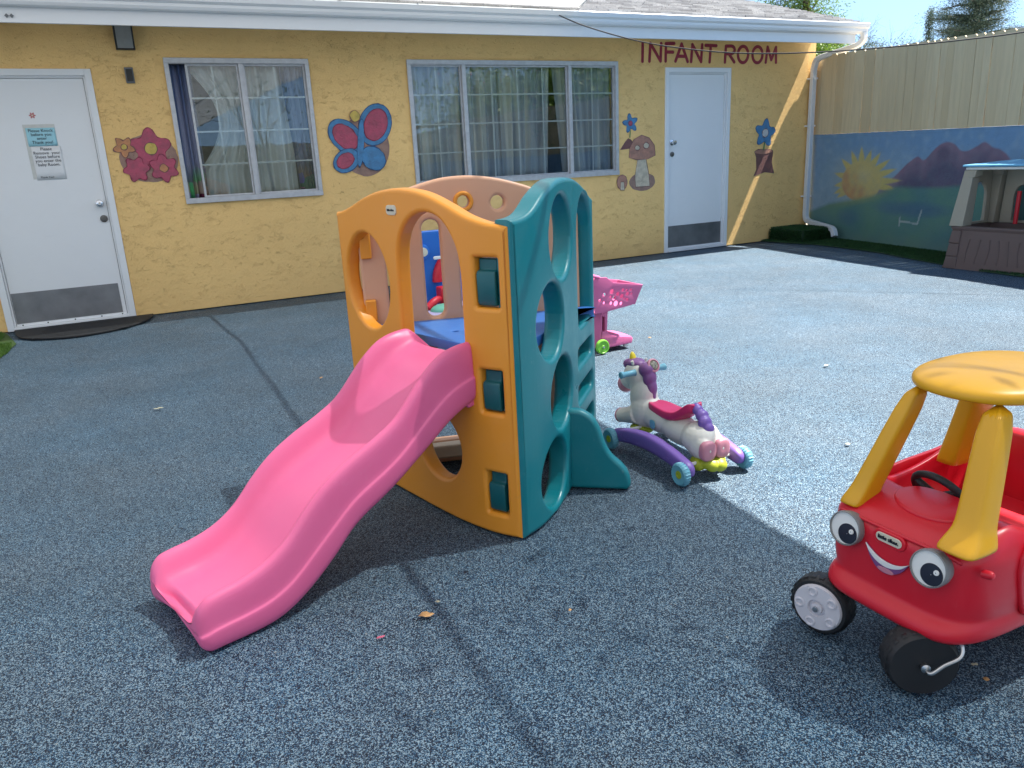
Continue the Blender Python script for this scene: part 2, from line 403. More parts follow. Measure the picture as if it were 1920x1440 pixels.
def catmull(pts, k=8, closed=False):
    P = [Vector(p) for p in pts]; out = []; n = len(P)
    for i in range(n if closed else n-1):
        p0 = P[(i-1) % n] if closed or i > 0 else P[0]*2-P[1]
        p1 = P[i]; p2 = P[(i+1) % n]; p3 = P[(i+2) % n] if closed or i+2 < n else P[-1]*2-P[-2]
        for j in range(k):
            t = j/k
            out.append(.5*((2*p1)+(-p0+p2)*t+(2*p0-5*p1+4*p2-p3)*t*t+(-p0+3*p1-3*p2+p3)*t**3))
    if not closed: out.append(P[-1])
    return out
def ellipse(cx, cy, rx, ry, n=40, rot=0, p=2.0):
    o = []
    for i in range(n):
        t = 2*PI*i/n; c, s_ = math.cos(t), math.sin(t)
        x = rx*math.copysign(abs(c)**(2/p), c); y = ry*math.copysign(abs(s_)**(2/p), s_)
        o.append((cx+x*math.cos(rot)-y*math.sin(rot), cy+x*math.sin(rot)+y*math.cos(rot)))
    return o
def rrect(x0, x1, y0, y1, r, n=6):
    o = []
    for cx, cy, a in ((x1-r, y1-r, 0), (x0+r, y1-r, 90), (x0+r, y0+r, 180), (x1-r, y0+r, 270)):
        for i in range(n+1): t = R(a+90*i/n); o.append((cx+r*math.cos(t), cy+r*math.sin(t)))
    return o
def lerp(tab, x):
    if x <= tab[0][0]: return tab[0][1]
    for (a, p), (b, q) in zip(tab, tab[1:]):
        if x <= b:
            t = (x-a)/(b-a); return p+(q-p)*t
    return tab[-1][1]
def smooth_tab(tab, k=10):
    c = catmull([(a, b, 0) for a, b in tab], k); return [(p.x, p.y) for p in c]
def text_mesh(body, size, align='CENTER', bold=0, spacing=1, depth=.0008):
    cu = bpy.data.curves.new('t', 'FONT'); cu.body = body; cu.size = size; cu.align_x = align; cu.offset = bold; cu.extrude = depth
    cu.space_line = .92; cu.space_character = spacing; cu.resolution_u = 3
    ob = bpy.data.objects.new('t', cu); COL.objects.link(ob); dg = bpy.context.evaluated_depsgraph_get(); dg.update()
    me = bpy.data.meshes.new_from_object(ob.evaluated_get(dg)); bpy.data.objects.remove(ob); bpy.data.curves.remove(cu); me.materials.clear(); return me

# ------------------------------------------------------------------ camera, sun, sky
cam = bpy.data.cameras.new('camera'); co = bpy.data.objects.new('camera', cam); COL.objects.link(co)
cam.sensor_width = 36; cam.lens = 36*1448/1920; cam.clip_end = 500; cam.clip_start = .05
fwd = Vector((.424, .861, -.280)).normalized(); rt = Vector((.890, -.454, -.049)); rt = (rt-fwd*rt.dot(fwd)).normalized(); upv = rt.cross(fwd)
mw = Matrix((rt, upv, -fwd)).transposed().to_4x4(); mw.translation = Vector((0, 0, 1.155)); co.matrix_world = mw
S.camera = co
SUN_EL, SUN_DY = 61.5, -.085
sd = Vector((math.cos(R(SUN_EL)), SUN_DY, math.sin(R(SUN_EL)))).normalized()
L = bpy.data.lights.new('sun', 'SUN'); L.energy = 3.9; L.angle = R(.55); L.color = (1, .945, .86)
lo = bpy.data.objects.new('sun', L); COL.objects.link(lo); lo.rotation_euler = sd.to_track_quat('Z', 'Y').to_euler(); lo.location = (4, 0, 8)
W = bpy.data.worlds.new('World'); S.world = W; W.use_nodes = True
wn = W.node_tree; bg = wn.nodes['Background']; sk = wn.nodes.new('ShaderNodeTexSky'); sk.sky_type = 'NISHITA'; sk.sun_disc = False
sk.sun_elevation = math.asin(sd.z); sk.sun_rotation = math.atan2(sd.x, sd.y); sk.air_density = .75; sk.dust_density = .1; sk.ozone_density = 1.0
tc = wn.nodes.new('ShaderNodeTexCoord'); va = wn.nodes.new('ShaderNodeVectorMath'); va.operation = 'ADD'; va.inputs[1].default_value = (0, 0, .26)
vn = wn.nodes.new('ShaderNodeVectorMath'); vn.operation = 'NORMALIZE'
wn.links.new(tc.outputs['Generated'], va.inputs[0]); wn.links.new(va.outputs[0], vn.inputs[0]); wn.links.new(vn.outputs[0], sk.inputs[0])
tn = wn.nodes.new('ShaderNodeMix'); tn.data_type = 'RGBA'; tn.blend_type = 'MULTIPLY'; tn.inputs[0].default_value = 1; tn.inputs[7].default_value = (1.0, .98, .84, 1)
wn.links.new(sk.outputs[0], tn.inputs[6]); wn.links.new(tn.outputs[2], bg.inputs[0]); bg.inputs[1].default_value = .105
S.view_settings.view_transform = 'Standard'; S.view_settings.look = 'None'; S.view_settings.exposure = 2.02; S.view_settings.gamma = 1
try:
    S.cycles.max_bounces = 10; S.cycles.transparent_max_bounces = 16; S.cycles.diffuse_bounces = 5
except Exception: pass

# ------------------------------------------------------------------ ground
mb = MB(); mb.add([(-120, -120, -.02), (120, -120, -.02), (120, 120, -.02), (-120, 120, -.02)], [(0, 1, 2, 3)])
struct('ground', mb, simple('pale bounce ground', (.46, .43, .38), .9), smooth=0, loc=(0, 0, -.02))  # outer ground coloured pale to bounce light onto the shaded walls
mb = MB()
nx, ny = 60, 72; x0, x1, y0, y1 = -9, 8.2, -12.9, 7.5
vs = []
for i in range(nx+1):
    for j in range(ny+1):
        x = x0+(x1-x0)*i/nx; y = y0+(y1-y0)*j/ny
        z = .004*mnoise.noise(Vector((x*.8, y*.8, 3)))
        if y > 7.2: z -= .004
        vs.append((x, y, z-.004))
mb.add(vs, [(i*(ny+1)+j, (i+1)*(ny+1)+j, (i+1)*(ny+1)+j+1, i*(ny+1)+j+1) for i in range(nx) for j in range(ny)])
struct('rubber_surfacing', mb, 'ground', smooth=180, loc=(0, 0, 0))

# ------------------------------------------------------------------ building
WY = 7.373
bld = thing('building', 'single storey ochre stucco building with white doors, gridded windows and INFANT ROOM lettering', 'building', (3.5, WY, 0))
WIN = [(.598, 1.768, .925, 2.08), (2.704, 5.066, .935, 2.083)]
DOR = [(-.91, .044, 0, 2.0), (5.71, 6.655, 0, 2.035)]
hx = [rrect(a, b, c, d, .002, 1) for a, b, c, d in WIN]+[rrect(a, b, -.3, d, .002, 1) for a, b, c, d in DOR]
outer = [(-3.5, 0), (DOR[0][0], 0), (DOR[0][0], DOR[0][3]), (DOR[0][1], DOR[0][3]), (DOR[0][1], 0), (DOR[1][0], 0), (DOR[1][0], DOR[1][3]), (DOR[1][1], DOR[1][3]), (DOR[1][1], 0), (8.0, 0), (8.0, 2.42), (-3.5, 2.42)]
me = plate([outer]+[rrect(a, b, c, d, .002, 1) for a, b, c, d in WIN], .16, .003, res=0)
bend(me, lambda x, y, z: Vector((x, WY+.08-z, y)))
bm = bmesh.new(); bm.from_mesh(me)
b2 = MB(); b2.box(7.86, 7.997, WY+.165, 13.5, 0, 2.42); b2.box(-3.5, -3.35, WY+.165, 13.5, 0, 2.42); b2.box(-3.5, 7.997, 13.5, 13.65, 0, 2.42)
m2 = b2.mesh('x'); bm.from_mesh(m2); bm.to_mesh(me); bm.free()
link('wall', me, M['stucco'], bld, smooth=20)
mb = MB(); mb.box(-3.34, 7.85, 9.6, 9.65, 0, 2.40); mb.box(-3.34, 7.85, WY+.165, 9.6, 2.37, 2.40); mb.box(-3.34, 7.85, WY+.165, 9.6, -.015, .0)
part('interior', mb, 'inside', bld)
# roof: thick shingle slabs with a gable at the right end
sl = .30; RY0 = 6.80; RZ0 = 2.455
mb = MB()
for k in range(34):                       # courses of shingles, each lapping the one below
    ya = RY0+k*.10; yb = ya+.115; za = RZ0+(ya-RY0)*sl; zb = RZ0+(yb-RY0)*sl
    seg = -4.2
    while seg < 8.05:
        w = .09+rnd.random()*.17; e = min(seg+w, 8.05); dz = rnd.random()*.008; dy = rnd.random()*.012
        mb.add([(seg, ya-dy, za+.022+dz), (e-.003, ya-dy, za+.022+dz), (e-.003, yb, zb+.004), (seg, yb, zb+.004), (seg, ya-dy, za+.004), (e-.003, ya-dy, za+.004)],
               [(0, 1, 2, 3), (4, 5, 1, 0), (4, 0, 3), (5, 2, 1)])
        seg = e
def shing_mat():
    m, nt, b = mat('weathered pale shingles'); g = nt.nodes.new('ShaderNodeNewGeometry')
    c = ramp(nt, g.outputs['Random Per Island'], [(0, (.30, .285, .27)), (.4, (.46, .44, .42)), (1, (.60, .58, .55))])
    c = mixc(nt, mrange(nt, noise(nt, g.outputs['Position'], 90, 4, .7), .35, .65, 0, .6), c, (.20, .19, .19))
    nt.links.new(c, b.inputs['Base Color']); b.inputs['Roughness'].default_value = .9
    bump(nt, b, noise(nt, g.outputs['Position'], 200, 3), .4, .003); return m
rf = part('roof', mb, shing_mat(), bld, smooth=0)
mb = MB()
yr = RY0+26*.13; zr = RZ0+26*.13*sl
mb.add([(-4.2, RY0+.01, RZ0-.03), (8.03, RY0+.01, RZ0-.03), (8.03, yr, zr-.03), (-4.2, yr, zr-.03), (-4.2, RY0+.01, RZ0), (8.03, RY0+.01, RZ0), (8.03, yr, zr), (-4.2, yr, zr),
        (8.03, yr+3.4, RZ0-.03), (-4.2, yr+3.4, RZ0-.03), (8.03, yr+3.4, RZ0), (-4.2, yr+3.4, RZ0)],
       [(0, 1, 2, 3), (4, 7, 6, 5), (0, 4, 5, 1), (1, 5, 6, 2), (0, 3, 7, 4), (3, 2, 8, 9), (7, 11, 10, 6), (2, 6, 10, 8), (3, 9, 11, 7), (8, 10, 11, 9)])
part('roof_deck', mb, 'inside', bld, smooth=0)
mb = MB(); mb.box(-4.2, 7.94, 6.83, WY+.0, 2.372, 2.395)
part('soffit', mb, 'gutter', bld)
mb = MB(); mb.box(-4.2, 8.0, 6.802, 6.827, 2.235, 2.42)
part('fascia', mb, 'gutter', bld, bevel=.003)
gp = [(6.800, 2.335), (6.770, 2.335), (6.752, 2.345), (6.742, 2.365), (6.742, 2.385), (6.722, 2.402), (6.716, 2.44), (6.722, 2.448), (6.728, 2.444), (6.730, 2.41), (6.750, 2.39), (6.752, 2.368), (6.775, 2.345), (6.794, 2.345), (6.794, 2.44), (6.800, 2.44)]
mb = MB(); mb.loft([[(x, a, b) for a, b in gp] for x in (-4.2, -1, 1.7, 1.702, 3.9, 3.902, 8.13)]); mb.add([(8.13, a, b) for a, b in gp[:8]]+[(8.13, 6.80, 2.44)], [tuple(range(9))])
gt = part('gutter', mb, 'gutter', bld, smooth=25)
for x in (.70, 1.72, 2.6, 3.91, 5.7): mb = MB(); mb.box(x, x+.012, 6.712, 6.80, 2.4485, 2.4525); part('gutter_strap', mb, 'steel', gt)
# downspout with elbows
def rect_tube(mb, pts, w, d):
    pts = [Vector(p) for p in pts]; rings = []
    for i, p in enumerate(pts):
        t = (pts[min(i+1, len(pts)-1)]-pts[max(i-1, 0)]).normalized()
        sd_ = Vector((1, 0, 0)) if abs(t.x) < .5 else Vector((0, 1, 0)); sd_ = (sd_-t*sd_.dot(t)).normalized(); u = t.cross(sd_)
        rings.append([p+sd_*a*w/2+u*b*d/2 for a, b in ((-1, -.8), (-.85, -1), (.85, -1), (1, -.8), (1, .8), (.85, 1), (-.85, 1), (-1, .8))])
    mb.loft(rings)
mb = MB()
dp = catmull([(8.08, 6.76, 2.35), (8.085, 6.765, 2.27), (8.06, 6.86, 2.215), (7.98, 7.13, 2.165), (7.925, 7.27, 2.125), (7.915, 7.31, 2.03)], 4)+[Vector((7.915, 7.312, 1.9)), Vector((7.915, 7.312, .34))]
dp += catmull([(7.915, 7.312, .27), (7.905, 7.27, .21), (7.86, 7.10, .185), (7.79, 6.82, .155), (7.75, 6.72, .13), (7.735, 6.68, .06)], 4)
rect_tube(mb, dp, .065, .055)
ds = part('downspout', mb, 'gutter', bld, smooth=40)
for z in (.5, 1.35, 1.9): mb = MB(); mb.box(7.872, 7.958, 7.276, 7.372, z, z+.02); part('strap', mb, 'gutter', ds)

# doors
def door(x0, x1, zt, right_handed, worn):
    fr = MB(); fw = .05
    fr.box(x0, x0+fw, WY-.012, WY+.10, 0, zt); fr.box(x1-fw, x1, WY-.012, WY+.10, 0, zt); fr.box(x0+fw, x1-fw, WY-.012, WY+.10, zt-fw, zt)
    fr.box(x0+fw, x0+fw+.014, WY+.012, WY+.10, 0, zt-fw-.001); fr.box(x1-fw-.014, x1-fw, WY+.012, WY+.10, 0, zt-fw-.001); fr.box(x0+fw+.0145, x1-fw-.0145, WY+.012, WY+.10, zt-fw-.014, zt-fw)
    a, b = x0+fw+.017, x1-fw-.017
    dm = MB(); dm.box(a, b, WY+.03, WY+.07, .035, zt-fw-.017)
    d = part('door', dm, 'doorw', bld, bevel=.002)
    part('door_frame', fr, 'trim', d, bevel=.003)
    k = MB(); k.box(a+.004, b-.03 if right_handed else b-.004, WY+.0265, WY+.0299, .05, .30)
    part('kick_plate', k, 'kick', d)
    t = MB(); t.box(x0+fw, x1-fw, WY-.03, WY+.07, 0.002, .028); t.box(a, b, WY+.014, WY+.0297, .0285, .048)
    part('threshold', t, 'trim', d, bevel=.003)
    return d, a, b
d1, a, b = door(-.91, .044, 2.0, True, True)
mb = MB(); mb.lathe([(.031, 0), (.031, .006), (.026, .010), (.012, .014), (.012, .035), (.024, .040), (.028, .052), (.024, .066), (.010, .070), (.008, .062), (.001, .062)], (-.072, WY+.030, .965), (0, -1, 0), 28)
part('knob', mb, 'chrome', d1)
mb = MB(); mb.lathe([(.029, 0), (.029, .010), (.025, .014), (.012, .015), (.011, .018), (.001, .018)], (-.062, WY+.030, .840), (0, -1, 0), 28)
part('deadbolt', mb, 'lock', d1)
for x in (-.80, -.62, -.42, -.22, -.06): mb = MB(); mb.lathe([(.006, 0), (.005, .002), (.0005, .0025)], (x, WY+.0137, .038), (0, -1, 0), 10); part('screw', mb, 'dark', d1)
d2, a, b = door(5.71, 6.655, 2.035, False, False)
mb = MB(); mb.lathe([(.030, 0), (.030, .006), (.012, .012), (.012, .034), (.024, .040), (.028, .052), (.024, .064), (.001, .068)], (a+.055, WY+.030, 1.238), (0, -1, 0), 28)
part('knob', mb, 'chrome', d2)
mb = MB(); mb.lathe([(.027, 0), (.027, .010), (.02, .014), (.001, .015)], (a+.06, WY+.030, 1.11), (0, -1, 0), 24)
part('deadbolt', mb, 'lock', d2)

# windows
def window(x0, x1, z0, z1, mulls, cols, slid=None):
    f = MB(); w = .035
    f.box(x0-.008, x1+.008, WY-.022, WY+.055, z1-w, z1+.008); f.box(x0-.008, x1+.008, WY-.030, WY+.055, z0-.010, z0+w)
    f.box(x0-.008, x0+w-.008, WY-.022, WY+.055, z0+w, z1-w); f.box(x1-w+.008, x1+.008, WY-.022, WY+.055, z0+w, z1-w)
    for m in mulls: f.box(m-.020, m+.020, WY-.018, WY+.055, z0+w, z1-w)
    wn_ = part('window', f, 'alu', bld, bevel=.003)
    edges = [x0+w-.008]+[v for m in mulls for v in (m-.020, m+.020)]+[x1-w+.008]
    g = MB(); bars = MB(); sash = MB()
    for i in range(0, len(edges), 2):
        a, b = edges[i], edges[i+1]
        if slid and i == slid[0]: a0 = a; a = a+slid[1]
        s = .016
        sash.box(a, a+s, WY+.012, WY+.040, z0+w, z1-w); sash.box(b-s, b, WY+.012, WY+.040, z0+w, z1-w)
        sash.box(a+s, b-s, WY+.012, WY+.040, z1-w-s, z1-w); sash.box(a+s, b-s, WY+.012, WY+.040, z0+w, z0+w+s)
        gp_ = MB(); gp_.box(a+s, b-s, WY+.022, WY+.026, z0+w+s, z1-w-s); part('pane', gp_, 'glass', wn_, smooth=0)
        n = cols[i//2]
        for k in range(1, n): 
            x = a+(b-a)*k/n; bars.box(x-.0065, x+.0065, WY+.0265, WY+.0325, z0+w+s, z1-w-s)
        for k in range(1, 4):
            z = z0+w+(z1-z0-2*w)*k/4
            xs = [a+s]+[a+(b-a)*q/n for q in range(1, n)]+[b-s]
            for q in range(len(xs)-1):
                bars.box(xs[q]+(.0068 if q else 0), xs[q+1]-(.0068 if q < len(xs)-2 else 0), WY+.0265, WY+.0325, z-.0065, z+.0065)
    part('sash', sash, 'alu', wn_, bevel=.002); part('grille', bars, 'muntin', wn_)
window(*WIN[0], [1.195], [2, 2], (0, .125))
window(*WIN[1], [3.273, 4.475], [2, 4, 2])

# curtains (hang inside the rooms)
def curtain(x0, x1, z0, z1, y, folds, amp, m, label, flare=None, seed=0):
    nu = int((x1-x0)*140)+20; nv = 14; rn = random.Random(seed); ph = [rn.random()*6 for _ in range(4)]
    top = []; rows = []
    for j in range(nv+1):
        v = j/nv; z = z1+(z0-z1)*v; r = []
        for i in range(nu+1):
            u = i/nu; xa, xb = x0, x1
            if flare: xa, xb = flare(v)
            x = xa+(xb-xa)*u
            d = amp*(math.sin(u*folds*2*PI+ph[0]+.6*v)+.5*math.sin(u*folds*3.7*PI+ph[1])+.3*v*math.sin(u*folds*1.3*PI+ph[2]))
            r.append((x, y+d, z))
        rows.append(r)
    mb = MB(); mb.loft(rows, False, False, False)
    o = single('curtain', mb, m, label, 'curtain', smooth=180)
    sd_ = o.modifiers.new('s', 'SOLIDIFY'); sd_.thickness = .002; return o
curtain(.60, .80, .94, 2.06, WY+0.11, 3, .022, 'curt_blue', 'narrow dark blue patterned curtain at the left edge of the left window', seed=1)
curtain(.70, 1.25, .94, 2.06, WY+0.17, 4, .022, 'sheer', 'white sheer curtain swept aside behind the left half of the left window', flare=lambda v: (.74+.24*math.sin(PI*min(1, v*1.25)), 1.30), seed=2)
curtain(1.24, 1.60, .94, 2.06, WY+0.19, 2.2, .03, 'sheer', 'plain white sheer curtain behind the right half of the left window', seed=3)
curtain(1.56, 1.80, .94, 2.06, WY+0.12, 3, .022, 'curt_blue', 'patterned curtain at the right edge of the left window, colourful at its hem', flare=lambda v: (1.54+.08*v, 1.80), seed=4)
curtain(2.66, 3.75, .94, 2.08, WY+0.13, 8, .03, 'curt_grey', 'grey striped curtain across the left of the wide window', seed=5)
curtain(3.70, 4.32, .94, 2.08, WY+0.15, 4.5, .03, 'curt_grey', 'grey striped curtain near the middle of the wide window, gathered to a point', flare=lambda v: (3.70, 4.34-.06*v), seed=6)
curtain(4.36, 5.10, .94, 2.08, WY+0.14, 5, .03, 'curt_grey', 'grey striped curtain at the right of the wide window', flare=lambda v: (4.36+.10*v, 5.10), seed=7)

# lettering INFANT ROOM, brushed capsule strokes
def lx(X): return 5.385+(X-115)*(1.975/1280)
def lz(Yv): return 2.285-(Yv-405)*(.20/195)
def arc(cx, cy, rx, ry, a0, a1, n=18): return [(cx+rx*math.cos(R(a0+(a1-a0)*i/n)), cy+ry*math.sin(R(a0+(a1-a0)*i/n))) for i in range(n+1)]
LET = {'I': [[(130, 415), (128, 590)]],
 'N': [[(188, 588), (196, 412), (285, 585), (290, 412)]],
 'F': [[(330, 585), (332, 412), (405, 408)], [(332, 495), (395, 495)]],
 'A': [[(418, 585), (472, 412), (528, 588)], [(442, 535), (508, 535)]],
 'N2': [[(560, 588), (570, 415), (652, 588), (660, 415)]],
 'T': [[(692, 420), (792, 422)], [(740, 424), (732, 590)]],
 'R': [[(878, 590), (884, 424)]+arc(935, 462, 34, 40, -90, 90, 10)+[(890, 504)], [(915, 506), (968, 588)]],
 'O': [arc(1052, 508, 50, 86, 0, 360, 28)], 'O2': [arc(1196, 508, 50, 86, 0, 360, 28)],
 'M': [[(1282, 588), (1296, 424), (1338, 560), (1382, 424), (1388, 588)]]}
li = 0
for k, strokes in LET.items():
    mb = MB()
    for st in strokes:
        n = 8; rings = []; pts = [Vector((lx(a), 0, lz(b))) for a, b in st]
        # one flat rounded brush stroke per polyline
        w = .0175
        closed = (pts[0]-pts[-1]).length < .01
        poly = []
        for i, p in enumerate(pts):
            pass
        for i in range(len(pts)-1):
            a_, b_ = pts[i], pts[i+1]; d = (b_-a_).normalized(); nn = Vector((-d.z, 0, d.x)); ol = []
            if closed and len(st) > 12: caps = False
            for q in range(9): t = R(-90+180*q/8); ol.append(b_+d*math.cos(t)*w+nn*math.sin(t)*w)
            for q in range(9): t = R(90+180*q/8); ol.append(a_+d*math.cos(t)*w+nn*math.sin(t)*w)
            li += 1; yy = WY-.0015-.00004*(li % 60)
            mb.add([(p.x, yy, p.z) for p in ol]+[(p.x, WY+.002, p.z) for p in ol], [tuple(range(18))]+[(j, (j+1) % 18, 18+(j+1) % 18, 18+j) for j in range(18)])
    part('painted_letter', mb, 'dkred', bld, smooth=0)

# painted wall pictures: plain garden motifs standing in for the figures
layer = [0]
def wallpaint(shape, m, name='wall_painting', par=None):
    layer[0] = 1 if par is None else layer[0]+1
    if par is not None and name != 'outline' and m not in ('p_green',):
        cx = sum(p[0] for p in shape)/len(shape); cz = sum(p[1] for p in shape)/len(shape); rr = sum(math.hypot(p[0]-cx, p[1]-cz) for p in shape)/len(shape); k_ = 1+.007/rr
        wallpaint([(cx+(p[0]-cx)*k_, cz+(p[1]-cz)*k_) for p in shape], {'p_pink': 'p_dark', 'p_blue': 'p_navy'}.get(m, 'p_brown'), 'outline', par); layer[0] += 1
    y = WY-.001-.0006*layer[0]
    pts = []
    for i, p in enumerate(shape):
        q = mnoise.noise(Vector((p[0]*30, p[1]*30, layer[0])))*.006; pts.append((p[0]+q, p[1]+q))
    me = plate([pts], .0008, .0001, res=0); bend(me, lambda a_, b_, c_: Vector((a_, y-c_, b_)))
    return link(name, me, M[m], par or bld, smooth=0)
def flower(cx, cz, r, k=5, d=.22, rot=0, sx=1): return [(cx+sx*r*(1+d*math.cos(k*(t-rot)))*math.cos(t), cz+r*(1+d*math.cos(k*(t-rot)))*math.sin(t)) for t in [2*PI*i/80 for i in range(80)]]
# pink and orange blossoms between the door and the left window
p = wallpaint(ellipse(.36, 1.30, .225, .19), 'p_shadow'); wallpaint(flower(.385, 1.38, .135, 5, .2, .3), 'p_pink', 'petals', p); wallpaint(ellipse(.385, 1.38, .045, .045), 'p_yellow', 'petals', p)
wallpaint(flower(.185, 1.40, .065, 5, .25, .9), 'p_orange', 'petals', p); wallpaint(ellipse(.185, 1.40, .02, .02), 'p_yellow', 'petals', p)
wallpaint(flower(.25, 1.22, .085, 6, .18, .1), 'p_pink', 'petals', p); wallpaint(flower(.46, 1.22, .095, 6, .18, .6), 'p_pink', 'petals', p); wallpaint(ellipse(.46, 1.22, .03, .03), 'p_orange', 'petals', p)
# blue and pink butterfly between the windows
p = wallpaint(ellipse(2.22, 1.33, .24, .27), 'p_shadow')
wallpaint(ellipse(2.34, 1.52, .15, .19, rot=-.5), 'p_blue', 'wing', p); wallpaint(ellipse(2.345, 1.52, .105, .145, rot=-.5), 'p_pink', 'wing', p)
wallpaint(ellipse(2.05, 1.42, .13, .18, rot=.8), 'p_blue', 'wing', p); wallpaint(ellipse(2.045, 1.42, .09, .13, rot=.8), 'p_pink', 'wing', p)
wallpaint(ellipse(2.03, 1.21, .13, .095, rot=.5), 'p_blue', 'wing', p); wallpaint(ellipse(2.02, 1.21, .085, .06, rot=.5), 'p_pink', 'wing', p)
wallpaint(ellipse(2.29, 1.22, .12, .10, rot=-.6), 'p_blue', 'wing', p)
wallpaint(ellipse(2.18, 1.36, .030, .21, rot=-.15), 'p_blue', 'butterfly_body', p); wallpaint(ellipse(2.15, 1.60, .045, .045), 'p_yellow', 'butterfly_body', p)
# small blue blossom over a brown mound, right of the wide window
p = wallpaint([(5.10, 1.185), (5.17, 1.27), (5.21, 1.305), (5.25, 1.29), (5.33, 1.20), (5.24, 1.195)], 'p_brown')
wallpaint(flower(5.24, 1.46, .075, 5, .3, .5), 'p_blue', 'petals', p); wallpaint(ellipse(5.24, 1.46, .022, .022), 'p_pink', 'petals', p); wallpaint([(5.222, 1.31), (5.236, 1.31), (5.246, 1.39), (5.234, 1.39)], 'p_green', 'petals', p)
# tan toadstool beside the right door
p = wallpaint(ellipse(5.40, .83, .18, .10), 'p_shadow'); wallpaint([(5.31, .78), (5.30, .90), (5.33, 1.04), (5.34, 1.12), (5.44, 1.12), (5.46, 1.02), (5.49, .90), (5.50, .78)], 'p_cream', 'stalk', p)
wallpaint([(5.22, 1.10), (5.23, 1.20), (5.29, 1.29), (5.39, 1.33), (5.49, 1.30), (5.56, 1.22), (5.57, 1.11), (5.47, 1.075), (5.32, 1.075)], 'p_tan', 'cap', p)
wallpaint(ellipse(5.33, 1.20, .03, .025), 'p_cream', 'cap', p); wallpaint(ellipse(5.45, 1.22, .035, .03), 'p_cream', 'cap', p); wallpaint(ellipse(5.12, .84, .065, .075), 'p_tan', 'cap', p); wallpaint([(5.095, .76), (5.10, .84), (5.14, .84), (5.15, .76)], 'p_cream', 'stalk', p)
# blue blossom above a brown stump between the door and the corner
p = wallpaint([(7.06, .80), (7.10, .88), (7.09, 1.02), (7.06, 1.09), (7.12, 1.12), (7.30, 1.11), (7.37, 1.08), (7.35, .95), (7.40, .82), (7.24, .84)], 'p_brown')
wallpaint(ellipse(7.21, 1.085, .14, .028), 'p_tan', 'stump_top', p)
wallpaint(flower(7.22, 1.30, .13, 5, .24, .2), 'p_blue', 'petals', p); wallpaint(ellipse(7.22, 1.30, .045, .045), 'p_white', 'petals', p); wallpaint([(7.19, 1.10), (7.215, 1.10), (7.225, 1.19), (7.205, 1.19)], 'p_green', 'petals', p)

# wall lamp and cover plate
t = thing('wall_lamp', 'dark boxy lamp with frosted lens fixed high on the wall right of the left door', 'lamp', (.325, WY, 2.14))
mb = MB(); mb.add([(.255, WY-.001, 2.37), (.395, WY-.001, 2.37), (.395, WY-.001, 2.14), (.255, WY-.001, 2.14), (.255, WY-.12, 2.34), (.395, WY-.12, 2.34), (.395, WY-.05, 2.14), (.255, WY-.05, 2.14)], [(0, 1, 2, 3), (4, 7, 6, 5), (0, 4, 5, 1), (1, 5, 6, 2), (2, 6, 7, 3), (3, 7, 4, 0)])
part('housing', mb, 'dark', t, bevel=.003)
mb = MB(); mb.add([(.268, WY-.120, 2.325), (.382, WY-.120, 2.325), (.382, WY-.058, 2.150), (.268, WY-.058, 2.150), (.268, WY-.10, 2.325), (.382, WY-.10, 2.325), (.382, WY-.04, 2.150), (.268, WY-.04, 2.150)], [(0, 3, 2, 1), (4, 5, 6, 7), (0, 1, 5, 4), (1, 2, 6, 5), (2, 3, 7, 6), (3, 0, 4, 7)])
part('lens', mb, 'lens', t)
mb = MB(); mb.box(.288, .352, WY-.022, WY-.0005, 1.892, 2.012)
o = single('cover_plate', mb, 'grey', 'small grey rectangular cover plate on the wall below the boxy lamp', 'electrical box', bevel=.004)
t = MB(); t.box(.297, .343, WY-.026, WY-.0223, 1.905, 1.998); part('cover', t, 'dark', o, bevel=.003)
# two small vents on the fascia
for k, x in enumerate((-.415, -.385)):
    mb = MB(); c = Vector((x, 6.8, 2.278)); r = .014
    mb.add([c+Vector((r, -.0005, 0)), c+Vector((0, -.0005, r)), c+Vector((-r, -.0005, 0)), c+Vector((0, -.0005, -r)), c+Vector((r, -.006, 0)), c+Vector((0, -.006, r)), c+Vector((-r, -.006, 0)), c+Vector((0, -.006, -r))], [(0, 1, 2, 3), (4, 7, 6, 5), (0, 4, 5, 1), (1, 5, 6, 2), (2, 6, 7, 3), (3, 7, 4, 0)])
    mb.v = [tuple(v) for v in mb.v]
    single('bracket_plate', mb, 'grey', ['small dark diamond plate on the fascia above the left door, the left one', 'small dark diamond plate on the fascia above the left door, the right one'][k], 'metal plate', smooth=0)

# notes on the left door
def on_door(me, x, z, y, rot=0):
    c, s_ = math.cos(rot), math.sin(rot)
    bend(me, lambda a_, b_, c_: Vector((x+a_*c-b_*s_, y-c_, z+a_*s_+b_*c))); return me
DY = WY+.030
def note(name, label, x0, x1, z0, z1, m, body, size, y, extra=None, rot=0):
    mb = MB(); n = 12; rows = []
    for j in range(5):
        z = z0+(z1-z0)*j/4; rows.append([(x0+(x1-x0)*i/n, y-.0010-.0022*abs(math.sin(i*.9+j))*(j/6+.2), z) for i in range(n+1)])
    mb.loft(rows, False, False, False)
    o = single(name, mb, m, label, 'paper sign', 'paper notes taped to the left door', smooth=180)
    o.modifiers.new('s', 'SOLIDIFY').thickness = .0006
    tm = text_mesh(body, size, bold=0); on_door(tm, (x0+x1)/2, z1-size*.95, y-.0042, rot); link('lettering', tm, M['ink'], o, smooth=0)
    if extra:
        tm = text_mesh(extra, size*.62, bold=0); on_door(tm, (x0+x1)/2-.03, z0+.014, y-.0042, rot); link('lettering', tm, M['ink'], o, smooth=0)
    return o
mb = MB(); mb.box(-.505, -.285, DY-.0012, DY-.0004, 1.180, 1.595)
